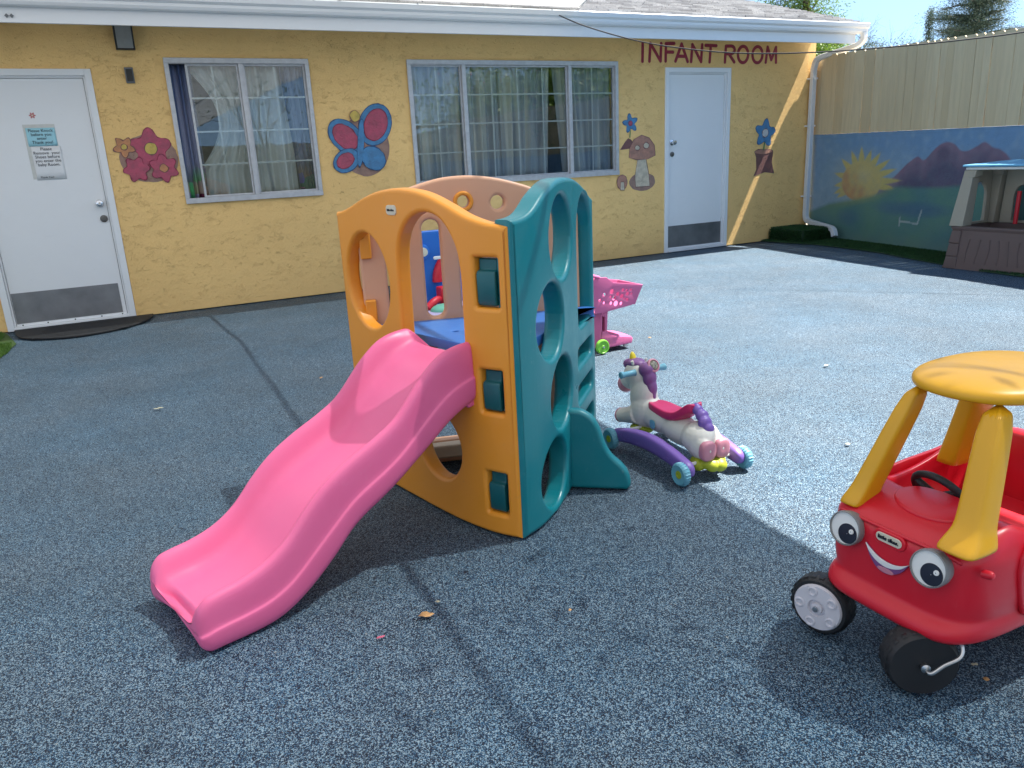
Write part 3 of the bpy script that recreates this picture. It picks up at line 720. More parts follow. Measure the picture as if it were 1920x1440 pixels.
tp = note('paper_note', 'light blue note reading Please knock before you enter, on the left door', -.490, -.288, 1.430, 1.568, 'bluepaper', 'Please Knock\nbefore you\nenter\nThank you!', .032, DY-.0016)
part('tape', mb, 'tape', tp, smooth=0)
note('paper_note', 'white note asking to remove shoes, under the light blue note on the left door', -.480, -.272, 1.172, 1.429, 'paper', 'Please\nRemove  your\nShoes before\nyou enter the\nbaby Room.', .0325, DY-.0018, 'Thank You!')
me = plate([flower(0, 0, .019, 6, .28)], .001, .0001, res=0); on_door(me, -.422, 1.662, DY-.0008)
o = tag(link('flower_sticker', me, M['stickred'], smooth=0), 'small faded red flower sticker on the left door above the notes', 'sticker')
me = plate([ellipse(0, 0, .006, .006, 16)], .0006, .0001, res=0); on_door(me, -.422, 1.662, DY-.0018); link('centre', me, M['cream'], o, smooth=0)

# door mat
ol = [(-.86, 7.30), (-.80, 6.98), (-.66, 6.80), (-.40, 6.70), (-.12, 6.78), (.08, 6.98), (.17, 7.22), (.175, 7.335), (-.86, 7.335)]
pts = [(p.x, p.y) for p in catmull([(a_, b_, 0) for a_, b_ in ol[:7]], 6)]+ol[7:]
me = plate([pts], .014, .004); bend(me, lambda x, y, z: Vector((x, y, z+.009)))
o = tag(link('door_mat', me, M['mat']), 'black half round rubber mat in front of the left door', 'door mat')
mb = MB()
for k in range(9):
    y = 6.80+k*.055; mb.box(-.70+.02*k*.5, -.02+.01*k, y, y+.02, .0155, .018)
part('rib', mb, 'mat', o)

# ------------------------------------------------------------------ mural wall, fence
m0 = Vector((8.02, WY-.005, 0)); md = Vector((-.1948, -.981, 0)).normalized(); mn = Vector((-md.y, md.x, 0))*-1   # md towards camera, mn faces the yard
mn = Vector((-.981, .1948, 0)).normalized()
def MP(s, z, d=0): v = m0+md*s+mn*d; return Vector((v.x, v.y, z))
def top_z(s): return 1.254-.0125*s
def mixt(a, b, t): t = max(0, min(1, t)); return tuple(x+(y-x)*t for x, y in zip(a, b))
MT = smooth_tab([(1.20, .60), (1.40, .72), (1.486, .773), (1.60, .865), (1.70, .93), (1.782, .965), (1.85, .93), (1.90, .945), (1.97, 1.01), (2.06, 1.075), (2.155, 1.10), (2.25, 1.075), (2.33, 1.015), (2.42, 1.01), (2.52, 1.05), (2.605, 1.085), (2.70, 1.035), (2.78, 1.015), (2.86, .97), (2.95, .89), (3.1, .82), (3.4, .70), (3.8, .6)], 6)
GR = [(0, .30), (.4, .42), (.8, .48), (1.2, .55), (1.5, .645), (1.8, .64), (2.1, .645), (2.6, .69), (3.5, .70), (12, .7)]
RAYS = [(165, .30), (190, .27), (215, .30), (135, .34), (112, .36), (93, .40), (75, .33), (58, .36), (38, .40), (20, .45), (2, .52), (-12, .50), (205, .33)]
def mural_col(s, z):
    n = mnoise.noise(Vector((s*3, z*3, 1))); n2 = mnoise.noise(Vector((s*11, z*11, 5)))
    sky = mixt((.24, .38, .50), (.13, .29, .50), (z-.5)/.7+n*.35)
    sky = mixt(sky, (.34, .46, .55), max(0, n2)*.5)
    g = lerp(GR, s)
    c = sky
    if 1.2 < s < 3.8:
        mt = lerp(MT, s)
        if z < mt+.012:
            lit = mixt((.18, .085, .15), (.26, .13, .19), .5+n2*1.2)
            dk = mixt((.05, .03, .09), (.10, .05, .12), .5+n)
            t = (mt-z)/.20+n*.5
            mcol = mixt(lit, dk, t)
            # hollow on the round peak
            q = ((s-2.12)/.10)**2+((z-.98)/.09)**2
            if q < 1: mcol = mixt(mcol, (.09, .035, .09), (1-q)*1.3)
            c = mixt(c, mcol, (mt-z)/.02+.5)
    # sun
    dx = (s-.94)/.335; dz = (z-.70)/.235; q = math.hypot(dx, dz); a = math.degrees(math.atan2(dz, dx))
    if q < 2.1 and z > g-.06:
        best = 0
        for ra, ln in RAYS:
            dd = abs((a-ra+180) % 360-180); w = 11*(1-(q-.95)/(ln*2.0))
            if q > .9 and w > 0 and dd < w: best = max(best, min(1, (w-dd)/3))
        core = max(0, min(1, (1.03-q)/.08))
        yl = mixt((.62, .47, .12), (.58, .24, .04), (-dx*.6-dz*.55)+.15+n2*.5)
        yl = mixt(yl, (.64, .55, .26), max(0, .5-math.hypot(dx-.1, dz-.3)))
        halo = max(0, 1-(q-.9)/.9)*.35
        if q > .9: c = mixt(c, (.46, .44, .26), halo)
        c = mixt(c, mixt((.60, .47, .08), yl, core), max(core, best*.95))
    # meadow
    if z < g+.03:
        gr = mixt((.035, .18, .16), (.07, .23, .13), .5+n*1.3)
        b1 = 1-(((s-1.75)/.65)**2+((z-.42)/.10)**2); b2 = 1-(((s-.75)/.22)**2+((z-.28)/.12)**2)
        gr = mixt(gr, (.012, .10, .19), max(0, b1)*.9+max(0, b2)*.6)
        gr = mixt(gr, (.16, .24, .17), max(0, .16-z)*3+max(0, n2)*.12)
        if .3 < s < 1.7: gr = mixt(gr, (.30, .34, .07), max(0, 1-abs(z-g+.01)/.07)*.7*(1-abs(s-1)/.7))
        c = mixt(c, gr, (g+.03-z)/.05)
    # worn white scratch marks
    for x0_, z0_, x1_, z1_ in ((1.60, .23, 1.605, .33), (1.60, .285, 1.86, .27), (1.86, .27, 1.90, .41)):
        L_ = math.hypot(x1_-x0_, z1_-z0_); t_ = max(0, min(1, ((s-x0_)*(x1_-x0_)+(z-z0_)*(z1_-z0_))/L_**2))
        if math.hypot(s-x0_-t_*(x1_-x0_), z-z0_-t_*(z1_-z0_)) < .010: c = mixt(c, (.42, .48, .45), .8)
    if z > 1.19: c = mixt(c, (.12, .24, .36), (.35 if abs(z-1.2-.006*math.sin(s*9)) < .006 else 0))
    n3 = mnoise.noise(Vector((s*1.3+7, z*2.2, 9)))*.5+.5; c = mixt(c, (.30, .34, .38), .10+.16*n3)
    return c
mw_ = thing('mural_wall', 'low wall painted with a yellow sun, purple mountains and green meadow under the board fence', 'wall', tuple(MP(0, 0)))
ss = [i*.011 for i in range(336)]+[3.7+.3*i for i in range(1, 32)]; nz = 112
mb = MB(); rows = [[MP(s, 0 if j == 0 else top_z(s)*j/nz) for j in range(nz+1)] for s in ss]
mb.loft(rows, False, False, False)
me = bpy.data.meshes.new('mural'); me.from_pydata(mb.v, [], mb.f)
ca = me.color_attributes.new('paint', 'FLOAT_COLOR', 'POINT')
buf = []
for s in ss:
    for j in range(nz+1): buf += [*mural_col(s, top_z(s)*j/nz), 1]
ca.data.foreach_set('color', buf)
link('painted_face', me, M['mural'], mw_, smooth=180)
mb = MB(); rows = []
for s in (ss[0], ss[-1]): rows.append([MP(s, -.02, -.004), MP(s, top_z(s), -.004), MP(s, top_z(s), -.15), MP(s, -.02, -.15)])
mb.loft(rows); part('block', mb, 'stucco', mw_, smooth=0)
# board fence
fn = thing('board_fence', 'tan painted dog eared board fence standing on the mural wall', 'fence', tuple(MP(0, 1.25)))
pe = [-.02, .111, .245, .379, .53, .688, .86, 1.022, 1.15, 1.271, 1.39, 1.506, 1.64, 1.781, 1.87, 1.957, 2.04, 2.127, 2.255, 2.385, 2.475, 2.568, 2.69, 2.812]
while pe[-1] < 12.5: pe.append(pe[-1]+.125+.02*rnd.random())
mb = MB(); k = 0
for a_, b_ in zip(pe, pe[1:]):
    g = rnd.choice((.0008, .0012, .003, .0042)); zb = top_z(a_)+.006; zt = 2.165-.043*a_+(rnd.random()-.5)*.008; off = .004*rnd.random(); ch = min(.017, (b_-a_)*.25)
    lean = (rnd.random()-.5)*.004
    pr = [(a_+g, top_z(a_)+.001), (b_-g, top_z(b_)+.001), (b_-g+lean, zt-ch), (b_-g-ch+lean, zt), (a_+g+ch+lean, zt), (a_+g+lean, zt-ch)]
    fr_ = [MP(s, z, .004+off) for s, z in pr]; bk = [MP(s, z, -.014+off) for s, z in pr]
    mb.add(fr_+bk, [tuple(range(6)), tuple(range(11, 5, -1))]+[(j, (j+1) % 6, 6+(j+1) % 6, 6+j) for j in range(6)])
part('boards', mb, 'fence', fn, smooth=0)
mb = MB()
for zz in (.12, .75):
    rows = [[MP(s, zz+top_z(s)-.04, -.020), MP(s, zz+top_z(s)+.04, -.020), MP(s, zz+top_z(s)+.04, -.055), MP(s, zz+top_z(s)-.04, -.055)] for s in (0, 12.4)]
    mb.loft(rows)
part('rail', mb, 'fence', fn, smooth=0)
for s in (.1, 2.4, 4.7, 7.0, 9.3, 11.6):
    mb = MB(); mb.loft([[MP(s-.04, z, -.057), MP(s+.04, z, -.057), MP(s+.04, z, -.135), MP(s-.04, z, -.135)] for z in (top_z(s)+.002, 2.1-.043*s)]); part('post', mb, 'fence', fn, smooth=0)

fb = thing('reflection_fence', 'unseen tan board fence added behind the viewer to fill the window reflections', 'fence', (0, -12.6, 0))  # unseen fence added so the left window mirrors boards instead of sky
mb = MB(); x = -9
while x < 7:
    w = .13+.03*rnd.random(); zt = 2.0+.01*rnd.random(); mb.box(x, x+w-.004, -12.62-.004*rnd.random(), -12.60, 0, zt); x += w
part('boards', mb, 'fence', fb, smooth=0)
mb = MB(); mb.box(-9, 7, -12.66, -12.625, .4, .48); mb.box(-9, 7, -12.66, -12.625, 1.6, 1.68); part('rail', mb, 'fence', fb, smooth=0)
# ------------------------------------------------------------------ turf
def turf(name, region, x0, x1, y0, y1, dens, h, m, zf=lambda x, y: .002, seed=1):
    rn = random.Random(seed); mb = MB(); n = int((x1-x0)*(y1-y0)*dens)
    for _ in range(n):
        x = rn.uniform(x0, x1); y = rn.uniform(y0, y1)
        if not region(x, y): continue
        z = zf(x, y); a = rn.random()*6.28; w = .0035; l = h*(.6+.6*rn.random()); dx, dy = math.cos(a)*w, math.sin(a)*w; tx, ty = rn.uniform(-.5, .5)*h, rn.uniform(-.5, .5)*h
        mb.add([(x-dx, y-dy, z), (x+dx, y+dy, z), (x+tx, y+ty, z+l)], [(0, 1, 2)])
    me = bpy.data.meshes.new(name); me.from_pydata(mb.v, [], mb.f); return me
EDGE = [(7.22, 7.36), (7.24, 7.0), (7.32, 6.55), (7.26, 6.1), (7.18, 5.6), (6.98, 5.1), (6.82, 4.6), (6.7, 4.2), (6.6, 3.5), (6.5, 0)]
def wallx(y): return 8.02-.1986*(WY-y)
def edge_x(y): return lerp([(b_, a_) for a_, b_ in reversed(EDGE)], y)
mb = MB(); rows = [[(edge_x(y), y, .003), (edge_x(y)+.004, y, .012), (wallx(y)-.006, y, .012)] for y in [7.368-.2*i for i in range(37)]]
mb.loft(rows, False, False, False); base = struct('turf_base', mb, simple('turf backing', (.02, .05, .02), .9), smooth=0)
me = turf('t', lambda x, y: edge_x(y)+.003 < x < wallx(y)-.012, 6.5, 8.0, 3.2, 7.36, 17000, .018, 'turf', lambda x, y: .012, 3)
o = link('artificial_turf', me, M['turf'], smooth=0, loc=(7.4, 5.5, 0)); o['kind'] = 'stuff'
mb = MB(); mb.add([(-1.6, 6.0, .003), (-.86, 6.2, .003), (-.80, 6.75, .003), (-.93, 7.365, .003), (-1.6, 7.365, .003)], [(0, 1, 2, 3, 4)])
me = turf('t', lambda x, y: x < -.86+.08*(y-6.2)*(1 if y < 6.8 else -1)+.02*math.sin(y*9), -1.35, -.78, 6.1, 7.36, 22000, .02, 'turf2', seed=5)
struct('turf_patch', mb, simple('turf backing light', (.05, .10, .02), .9), smooth=0)
o = link('artificial_turf', me, M['turf2'], smooth=0, loc=(-1.1, 6.7, 0)); o['kind'] = 'stuff'
# turf covered step
st = thing('turf_step', 'low step covered in dark artificial turf in the corner under the downspout', 'step', (7.5, 7.0, 0))
me = plate([rrect(7.33, 7.83, 6.80, 7.35, .05)], .14, .015); bend(me, lambda x, y, z: Vector((x, y, z+.085))); link('block', me, simple('turf block', (.015, .04, .015), .9), st)
rn = random.Random(9); mb = MB()
for _ in range(9000):
    q = rn.random()
    if q < .5: p = Vector((rn.uniform(7.34, 7.82), rn.uniform(6.81, 7.34), .155)); nrm = Vector((0, 0, 1))
    elif q < .75: p = Vector((rn.uniform(7.34, 7.82), 6.80, rn.uniform(.02, .15))); nrm = Vector((0, -1, .4))
    else: p = Vector((7.33, rn.uniform(6.81, 7.34), rn.uniform(.02, .15))); nrm = Vector((-1, 0, .4))
    d = (nrm.normalized()+Vector((rn.uniform(-.6, .6), rn.uniform(-.6, .6), rn.uniform(-.2, .4)))).normalized()*.02
    sdv = d.cross(Vector((rn.random()-.5, rn.random()-.5, rn.random()-.5))).normalized()*.0035
    mb.add([p-sdv, p+sdv, p+d], [(0, 1, 2)])
me = bpy.data.meshes.new('b'); me.from_pydata(mb.v, [], mb.f); o = link('turf_pile', me, M['turf'], st, smooth=0)

# ------------------------------------------------------------------ climber
OR = [(.979, 1.972), (.925, 2.045), (.88, 2.155), (.84, 2.298), (.778, 2.59), (.731, 2.823)]
TE = [(.985, 1.965), (1.03, 1.982), (1.10, 2.02), (1.207, 2.11), (1.325, 2.228), (1.645, 2.565)]
PE = [(.731, 2.823), (1.645, 2.565)]
def chaikin(P, n=3):
    P = [Vector((*p, 0)) for p in P]
    for _ in range(n):
        Q = [P[0]]
        for a_, b_ in zip(P, P[1:]): Q += [a_*.75+b_*.25, a_*.25+b_*.75]
        Q.append(P[-1]); P = Q
    return P
class Path:
    def __init__(s, P, sign, sm=3):
        s.P = chaikin(P, sm); s.sign = sign; s.c = [0]
        for a_, b_ in zip(s.P, s.P[1:]): s.c.append(s.c[-1]+(b_-a_).length)
        raw = sum((Vector((*b_, 0))-Vector((*a_, 0))).length for a_, b_ in zip(P, P[1:])); s.k = s.c[-1]/raw
    def raw(s, t):
        if t <= 0: d = (s.P[1]-s.P[0]).normalized(); return s.P[0]+d*t
        for i in range(len(s.P)-1):
            if t <= s.c[i+1] or i == len(s.P)-2:
                d = (s.P[i+1]-s.P[i]).normalized(); return s.P[i]+d*(t-s.c[i])
    def at(s, t, d=0):
        t *= s.k; p = s.raw(t); e = .012; tg = (s.raw(t+e)-s.raw(t-e)).normalized(); n = Vector((-tg.y, tg.x, 0))*s.sign
        return p+n*d
    def map(s, x, z, d): p = s.at(x, d); return Vector((p.x, p.y, z))
pO, pT, pP = Path(OR, 1), Path(TE, -1), Path(PE, 1, 1)
cl = thing('play_climber', 'three sided plastic climber with orange, teal and peach panels and a pink wavy slide', 'climber', (1.15, 2.45, 0))
def panel(name, path, top, bottom, holes, m, thick=.06, bev=.013, s_cuts=None, parent=cl, inset=0):
    tp_ = [(p.x, p.y) for p in catmull([(a_, b_, 0) for a_, b_ in top], 6)]
    ol = list(bottom)+tp_
    sc = [i*.02 for i in range(-2, 50)]; zc = [i*.08+.013 for i in range(1, 14)]
    me = plate([ol]+holes, thick, bev, sc, zc, 4)
    bend(me, lambda x, y, z: path.map(x, y, z-thick/2-inset))
    return link(name, me, M[m], parent, smooth=50, extra='wn')
arch_o = [(.185, .50), (.182, .72), (.182, .83), (.192, .90), (.222, .955), (.268, .995), (.335, 1.010), (.405, .997), (.460, .962), (.497, .91), (.512, .83), (.516, .72), (.520, .50)]
hs = [[(p.x, p.y) for p in catmull([(a_, b_, 0) for a_, b_ in arch_o], 4)],
      ellipse(.732, .765, .148, .168, 44), ellipse(.352, .248, .118, .118, 40),
      rrect(.038, .122, .736, .884, .006, 3), rrect(.042, .122, .410, .546, .006, 3), rrect(.045, .122, .073, .213, .006, 3)]
panel('orange_panel', pO, [(.0, .972), (.04, .978), (.085, .986), (.152, 1.004), (.226, 1.033), (.309, 1.060), (.392, 1.076), (.499, 1.082), (.616, 1.072), (.718, 1.050), (.804, 1.024), (.885, 1.004), (.925, 1.0)],
      [(.925, .0), (.0, .0)], hs, 'orange', .055, .014)
for (s0, s1, z0, z1) in ((.050, .118, .741, .879), (.054, .118, .415, .541), (.057, .118, .078, .208)):
    pr = [(-.045, z0), (-.014, z0), (-.008, z0+.01), (-.006, z1-.045), (-.010, z1-.036), (-.022, z1-.032), (-.024, z1), (-.05, z1)]
    rows = [[pO.map(s, z, d) for d, z in pr] for s in (s0, s0+(s1-s0)*.33, s0+(s1-s0)*.66, s1)]
    mb = MB(); mb.loft(rows); part('clip', mb, 'clip', cl, bevel=.004)
# name plate
me = plate([rrect(.487, .549, .998, 1.030, .013)], .006, .002); bend(me, lambda x, y, z: pO.map(x, y, z+.0005)); npl = link('name_plate', me, M['cream'], cl)
me = text_mesh('little tikes', .0105, bold=.0001); bend(me, lambda x, y, z: pO.map(.518-x, 1.011+y, .0045+z)); link('lettering', me, M['navy'], npl, smooth=0)
# teal panel
arch_t = [(.600, .60), (.600, .80), (.604, .90), (.63, .97), (.68, 1.008), (.735, 1.018), (.79, 1.005), (.835, .965), (.86, .90), (.864, .80), (.864, .60), (.85, .565), (.80, .555), (.66, .547), (.61, .560)]
hs = [ellipse(.380, .905, .140, .133, 44), ellipse(.243, .652, .128, .123, 44), ellipse(.340, .390, .133, .122, 44), ellipse(.233, .140, .124, .116, 44),
      [(p.x, p.y) for p in catmull([(a_, b_, 0) for a_, b_ in arch_t], 3, True)],
      rrect(.578, .842, .403, .472, .02), rrect(.570, .842, .268, .333, .02), rrect(.562, .842, .135, .200, .02)]
panel('teal_panel', pT, [(.004, .990), (.057, .994), (.095, 1.003), (.13, 1.017), (.209, 1.054), (.317, 1.082), (.40, 1.088), (.50, 1.086), (.605, 1.076), (.74, 1.046), (.86, 1.006), (.905, .995)],
      [(.905, 0), (.004, 0)], hs, 'teal', .07, .016)
# peach panel
def slot(c, w, z0, z1): return rrect(c-w/2, c+w/2, z0, z1, w/2-.001, 8)
hs = [slot(.172, .045, .615, .95), slot(.322, .066, .590, .955), slot(.455, .066, .600, .945), slot(.640, .066, .600, .93), 
      [(p.x, p.y) for p in catmull([(.22, .095, 0), (.22, .30, 0), (.30, .46, 0), (.47, .51, 0), (.64, .46, 0), (.72, .30, 0), (.72, .095, 0)], 4)],
      ellipse(.449, 1.012, .022, .022, 24), ellipse(.578, 1.002, .026, .026, 24), ellipse(.70, .985, .022, .022, 24), ellipse(.30, 1.0, .018, .018, 20)]
panel('peach_panel', pP, [(.055, .992), (.09, 1.0), (.18, 1.04), (.253, 1.070), (.317, 1.088), (.388, 1.101), (.48, 1.103), (.574, 1.090), (.665, 1.065), (.76, 1.030), (.885, .993)],
      [(.885, .0), (.055, .0)], hs, 'peach', .055, .012, inset=-.028)
mb = MB(); c = pP.at(.449, -.028); mb.torus((c.x, c.y, 1.012), (pP.at(.449, 1)-pP.at(.449, 0)), .030, .008, 36, 10)
part('ring', mb, 'orange', cl)
def pbox(path, s0, s1, z0, z1, d0, d1, m, name, bev=.006, par=cl, **k):
    mb = MB(); mb.loft([[path.map(s, z, d) for z, d in ((z0, d0), (z0, d1), (z1, d1), (z1, d0))] for s in (s0, s1)]); return part(name, mb, m, par, bevel=bev, **k)
pbox(pP, .06, .10, .83, .95, -.050, -.027, 'orange', 'clip'); pbox(pP, .06, .10, .60, .68, -.050, -.027, 'orange', 'clip')
pbox(pP, .235, .71, .04, .092, -.085, -.029, 'wood', 'crossbar', .008)
# platform
tri = [pO.at(.03, -.066), pO.at(.90, -.066), pP.at(.93, -.056), pT.at(.88, -.071), pT.at(.45, -.071), pT.at(.08, -.071)]
pts = [(v.x, v.y) for v in tri]
me = plate([pts, ellipse(1.005, 2.47, .013, .013, 16)], .035, .004); bend(me, lambda x, y, z: Vector((x, y, z+.5655))); link('platform', me, M['blue'], cl)
# teal wing brace
wd = Vector((.16, -.125, 0)).normalized(); W0 = Vector((1.333, 2.232, 0)); wnn = Vector((-wd.y, wd.x, 0))
ol = [(-.06, 0), (.19, 0)]+[(p.x, p.y) for p in catmull([(.200, .012, 0), (.201, .03, 0), (.192, .065, 0), (.171, .095, 0), (.134, .131, 0), (.112, .172, 0), (.095, .225, 0), (.073, .266, 0), (.040, .291, 0), (.005, .298, 0), (-.06, .298, 0)], 5)]
me = plate([ol], .045, .016, (), (), 5); bend(me, lambda x, y, z: W0+wd*x+wnn*(z)+Vector((0, 0, y))); link('brace', me, M['teal'], cl, smooth=50, extra='wn')
# slide
SO = Vector((.001, 2.033, 0)); su = Vector((.963, .269, 0)).normalized(); sv = Vector((-.269, .963, 0)).normalized()
CR = smooth_tab([(.0, .146), (.045, .153), (.09, .158), (.161, .178), (.231, .221), (.291, .282), (.359, .338), (.442, .383), (.527, .419), (.6, .458), (.648, .503), (.70, .556), (.768, .606), (.83, .625), (.90, .630)], 4)
BT = smooth_tab([(.0, .0), (.16, .004), (.258, .044), (.352, .113), (.435, .188), (.561, .253), (.695, .337), (.80, .405), (.90, .445)], 4)
BD = [(0, .075), (.15, .080), (.5, .085), (.75, .085), (.86, .055), (.9, .045)]
def slide_ring(s, zt, zb, zbed, half=.182, s2=None):
    w = half; cr = .020
    prof = []
    def P(v, z, ds=0):
        if s < .02 and abs(v) < w-.05: ds = (.02-s)*min(1, (w-.05-abs(v))/.04)*.55
        prof.append(SO+su*(s+ds)+sv*v+Vector((0, 0, z)))
    H_ = zt-zb; zm = zb+H_*.42
    side = [(w-.080, zb), (w-.022, zb), (w-.002, zb+.003), (w+.007, zb+.2*(zm-zb)+.006), (w+.008, zm-.005), (w+.0065, zm-.0005), (w+.002, zm+.002), (w+.001, zm+.010), (w, zt-.034), (w-.004, zt-.010), (w-.014, zt-.001), (w-.026, zt-.002), (w-.037, zt-.014), (w-.046, zbed+.60*(zt-zbed)), (w-.056, zbed+.22*(zt-zbed)), (w-.078, zbed+.05*(zt-zbed)), (w-.11, zbed)]
    for v, z in side: P(-v, z)
    P(0, zbed-.001)
    for v, z in reversed(side): P(v, z)
    return prof
mb = MB(); rings = []
for s, zt, zb, zd, hw in ((-.036, .072, .042, .046, .168), (-.034, .098, .022, .052, .175), (-.024, .124, .007, .064, .180), (-.010, .138, .0, .073, .182)):
    rings.append(slide_ring(s, zt, zb, zd, hw))
n = 46
for i in range(n+1):
    s = .903*i/n; zt = lerp(CR, s); rings.append(slide_ring(s, zt, lerp(BT, s), zt-lerp(BD, s)))
mb.loft(rings)
sld = part('slide', mb, 'pink', cl, smooth=180, subsurf=1)
for sg in (-1, 1):
    mb = MB()
    pr = [(.855, .575), (.925, .575), (.925, .48), (.900, .475), (.895, .425), (.865, .42), (.855, .44)]
    mb.loft([[SO+su*s+sv*(sg*v)+Vector((0, 0, z)) for s, z in pr] for v in (.155, .174)]); part('hook', mb, 'pink', sld, bevel=.006)

# ------------------------------------------------------------------ ride-on car
CX, CY = 1.66, 1.0
car = thing('toy_car', 'red ride on toy car with yellow roof, big round eyes and a smile', 'toy car', (1.65, 1.0, 0))
def sring(x0, x1, hw, z, p=5, n=72, zf=None, cy=CY, pf=None):
    cx = (x0+x1)/2; rx = (x1-x0)/2; o_ = []
    for i in range(n):
        t = 2*PI*i/n; c, s_ = math.cos(t), math.sin(t); x = cx+rx*math.copysign(abs(c)**(2/p), c); y = cy+hw*math.copysign(abs(s_)**(2/p), s_)
        o_.append((x, y, zf(x, y) if zf else z))
    return o_
def side_z(base, k=1.0):
    # door cut: rim dips along the sides between the front and rear pillars; hood slopes up to the cockpit
    def f(x, y):
        a_ = abs(y-CY)/.2
        z = base
        z += .030*k*max(0, min(1, (x-1.40)/.14))*(1-max(0, min(1, (x-1.54)/.05)))
        z += -.012*max(0, a_-.8)*k
        z += .060*k*max(0, min(1, (x-1.70)/.18))
        return z
    return f
rings = [sring(1.47, 1.98, .140, .138), sring(1.42, 2.02, .166, .130), sring(1.380, 2.05, .184, .133), sring(1.366, 2.06, .193, .145), sring(1.366, 2.06, .195, .160), sring(1.374, 2.05, .193, .175), sring(1.390, 2.035, .189, .184),
         sring(1.392, 2.032, .190, .192), sring(1.388, 2.03, .197, .22), sring(1.386, 2.03, .196, .27), sring(1.387, 2.03, .196, .315), sring(1.390, 2.03, .195, .326), sring(1.398, 2.03, .190, 0, zf=side_z(.334, .6)), sring(1.404, 2.025, .188, 0, zf=side_z(.340, .6)), sring(1.432, 2.01, .178, 0, zf=side_z(.352)), sring(1.47, 1.985, .168, 0, zf=side_z(.355)), sring(1.51, 1.965, .163, 0, zf=side_z(.357)),
         sring(1.532, 1.955, .160, 0, zf=side_z(.352)), sring(1.542, 1.945, .156, 0, zf=side_z(.335)), sring(1.548, 1.93, .152, .26), sring(1.555, 1.90, .146, .16), sring(1.58, 1.86, .12, .14), sring(1.66, 1.76, .03, .138)]
mb = MB(); mb.loft(rings, True, False, True)
bdy = part('body', mb, 'red', car, smooth=180, subsurf=1)
# seat inside
me = plate([rrect(1.735, 1.93, .875, 1.125, .03)], .09, .02); bend(me, lambda x, y, z: Vector((x, y, z+.215+.25*max(0, x-1.85)))); link('seat', me, M['red'], car)
me = plate([rrect(-.125, .125, .0, .24, .05)], .035, .015); bend(me, lambda x, y, z: Vector((1.905+y*.15+z, CY+x, .20+y))); link('seat_back', me, M['red'], car)
# raised oval pad on the hood, door seams
hoodz = lambda x: .353+.030*max(0, min(1, (x-1.40)/.14))
me = plate([ellipse(1.505, .985, .055, .088, 40)], .012, .005); bend(me, lambda x, y, z: Vector((x, y, hoodz(x)+z+.001))); link('hood_pad', me, M['red'], car)
for sg in (-1, 1):
    yy = CY+sg*.196
    pr = [(1.555, .20), (1.548, .345), (1.80, .375), (1.86, .36), (1.85, .22), (1.80, .165), (1.62, .165)]
    me = plate([[(p.x, p.y) for p in catmull([(a_, b_, 0) for a_, b_ in pr], 5, True)]], .012, .005); bend(me, lambda x, y, z: Vector((x, yy+z, y))); link('door', me, M['red'], car)
    if sg > 0: continue
    mb = MB(); mb.lathe([(.009, 0), (.009, .016), (.006, .021), (.001, .022)], (1.43, CY+sg*.184, .312), (0, sg, .2), 16); part('peg', mb, 'red', car)
# roof
prof = [(.62, .634), (.92, .634), (.99, .638), (1.0, .648), (.99, .656), (.94, .664), (.80, .671), (.6, .677), (.35, .6805), (.12, .682), (.01, .6825)]
RX, RYc, RA, RB = 1.665, .965, .20, .150
rings = [[(RX+RA*k*math.copysign(abs(math.cos(t))**.85, math.cos(t)), RYc+RB*k*math.copysign(abs(math.sin(t))**.85, math.sin(t)), z) for t in [2*PI*i/56 for i in range(56)]] for k, z in [(.3, .640)]+prof]
mb = MB(); mb.loft(rings); part('roof', mb, 'yellow', car, smooth=180, subsurf=1)
def pillar(base, top, wb, wt, db, dt, flare=True, fk=1.0):
    b_, t_ = Vector(base), Vector(top); rings = []
    K = [(-.03, 1.42), (.0, 1.40), (.05, 1.28), (.12, 1.04), (.2, 1.0), (.6, .96), (1.0, .92)] if flare else [(-.03, 1.15), (0, 1.1), (.3, 1), (.7, .95), (1, .95)]
    for f, k in K:
        k = 1+(k-1)*fk if k > 1 else k
        p = b_+(t_-b_)*f; w = (wb+(wt-wb)*max(0, f))*k; d = (db+(dt-db)*max(0, f))*(k if flare and f < .12 else 1)
        p = p+Vector((-.016*fk*max(0, 1-max(0, f)/.14), 0, 0)) if flare else p
        rings.append([(p.x+d*math.copysign(abs(math.cos(a_))**.42, math.cos(a_)), p.y+w*math.copysign(abs(math.sin(a_))**.42, math.sin(a_)), p.z) for a_ in [2*PI*i/20 for i in range(20)]])
    mb = MB(); mb.loft(rings); return part('pillar', mb, 'yellow', car, smooth=60, subsurf=1)
pillar((1.437, .850, .360), (1.520, .880, .641), .030, .026, .036, .030)
pillar((1.450, 1.128, .350), (1.520, 1.052, .641), .024, .020, .034, .028, True, .35)
pillar((1.80, .838, .40), (1.765, .89, .641), .026, .024, .036, .04, False)
pillar((1.79, 1.125, .375), (1.755, 1.05, .641), .026, .024, .05, .045, False)
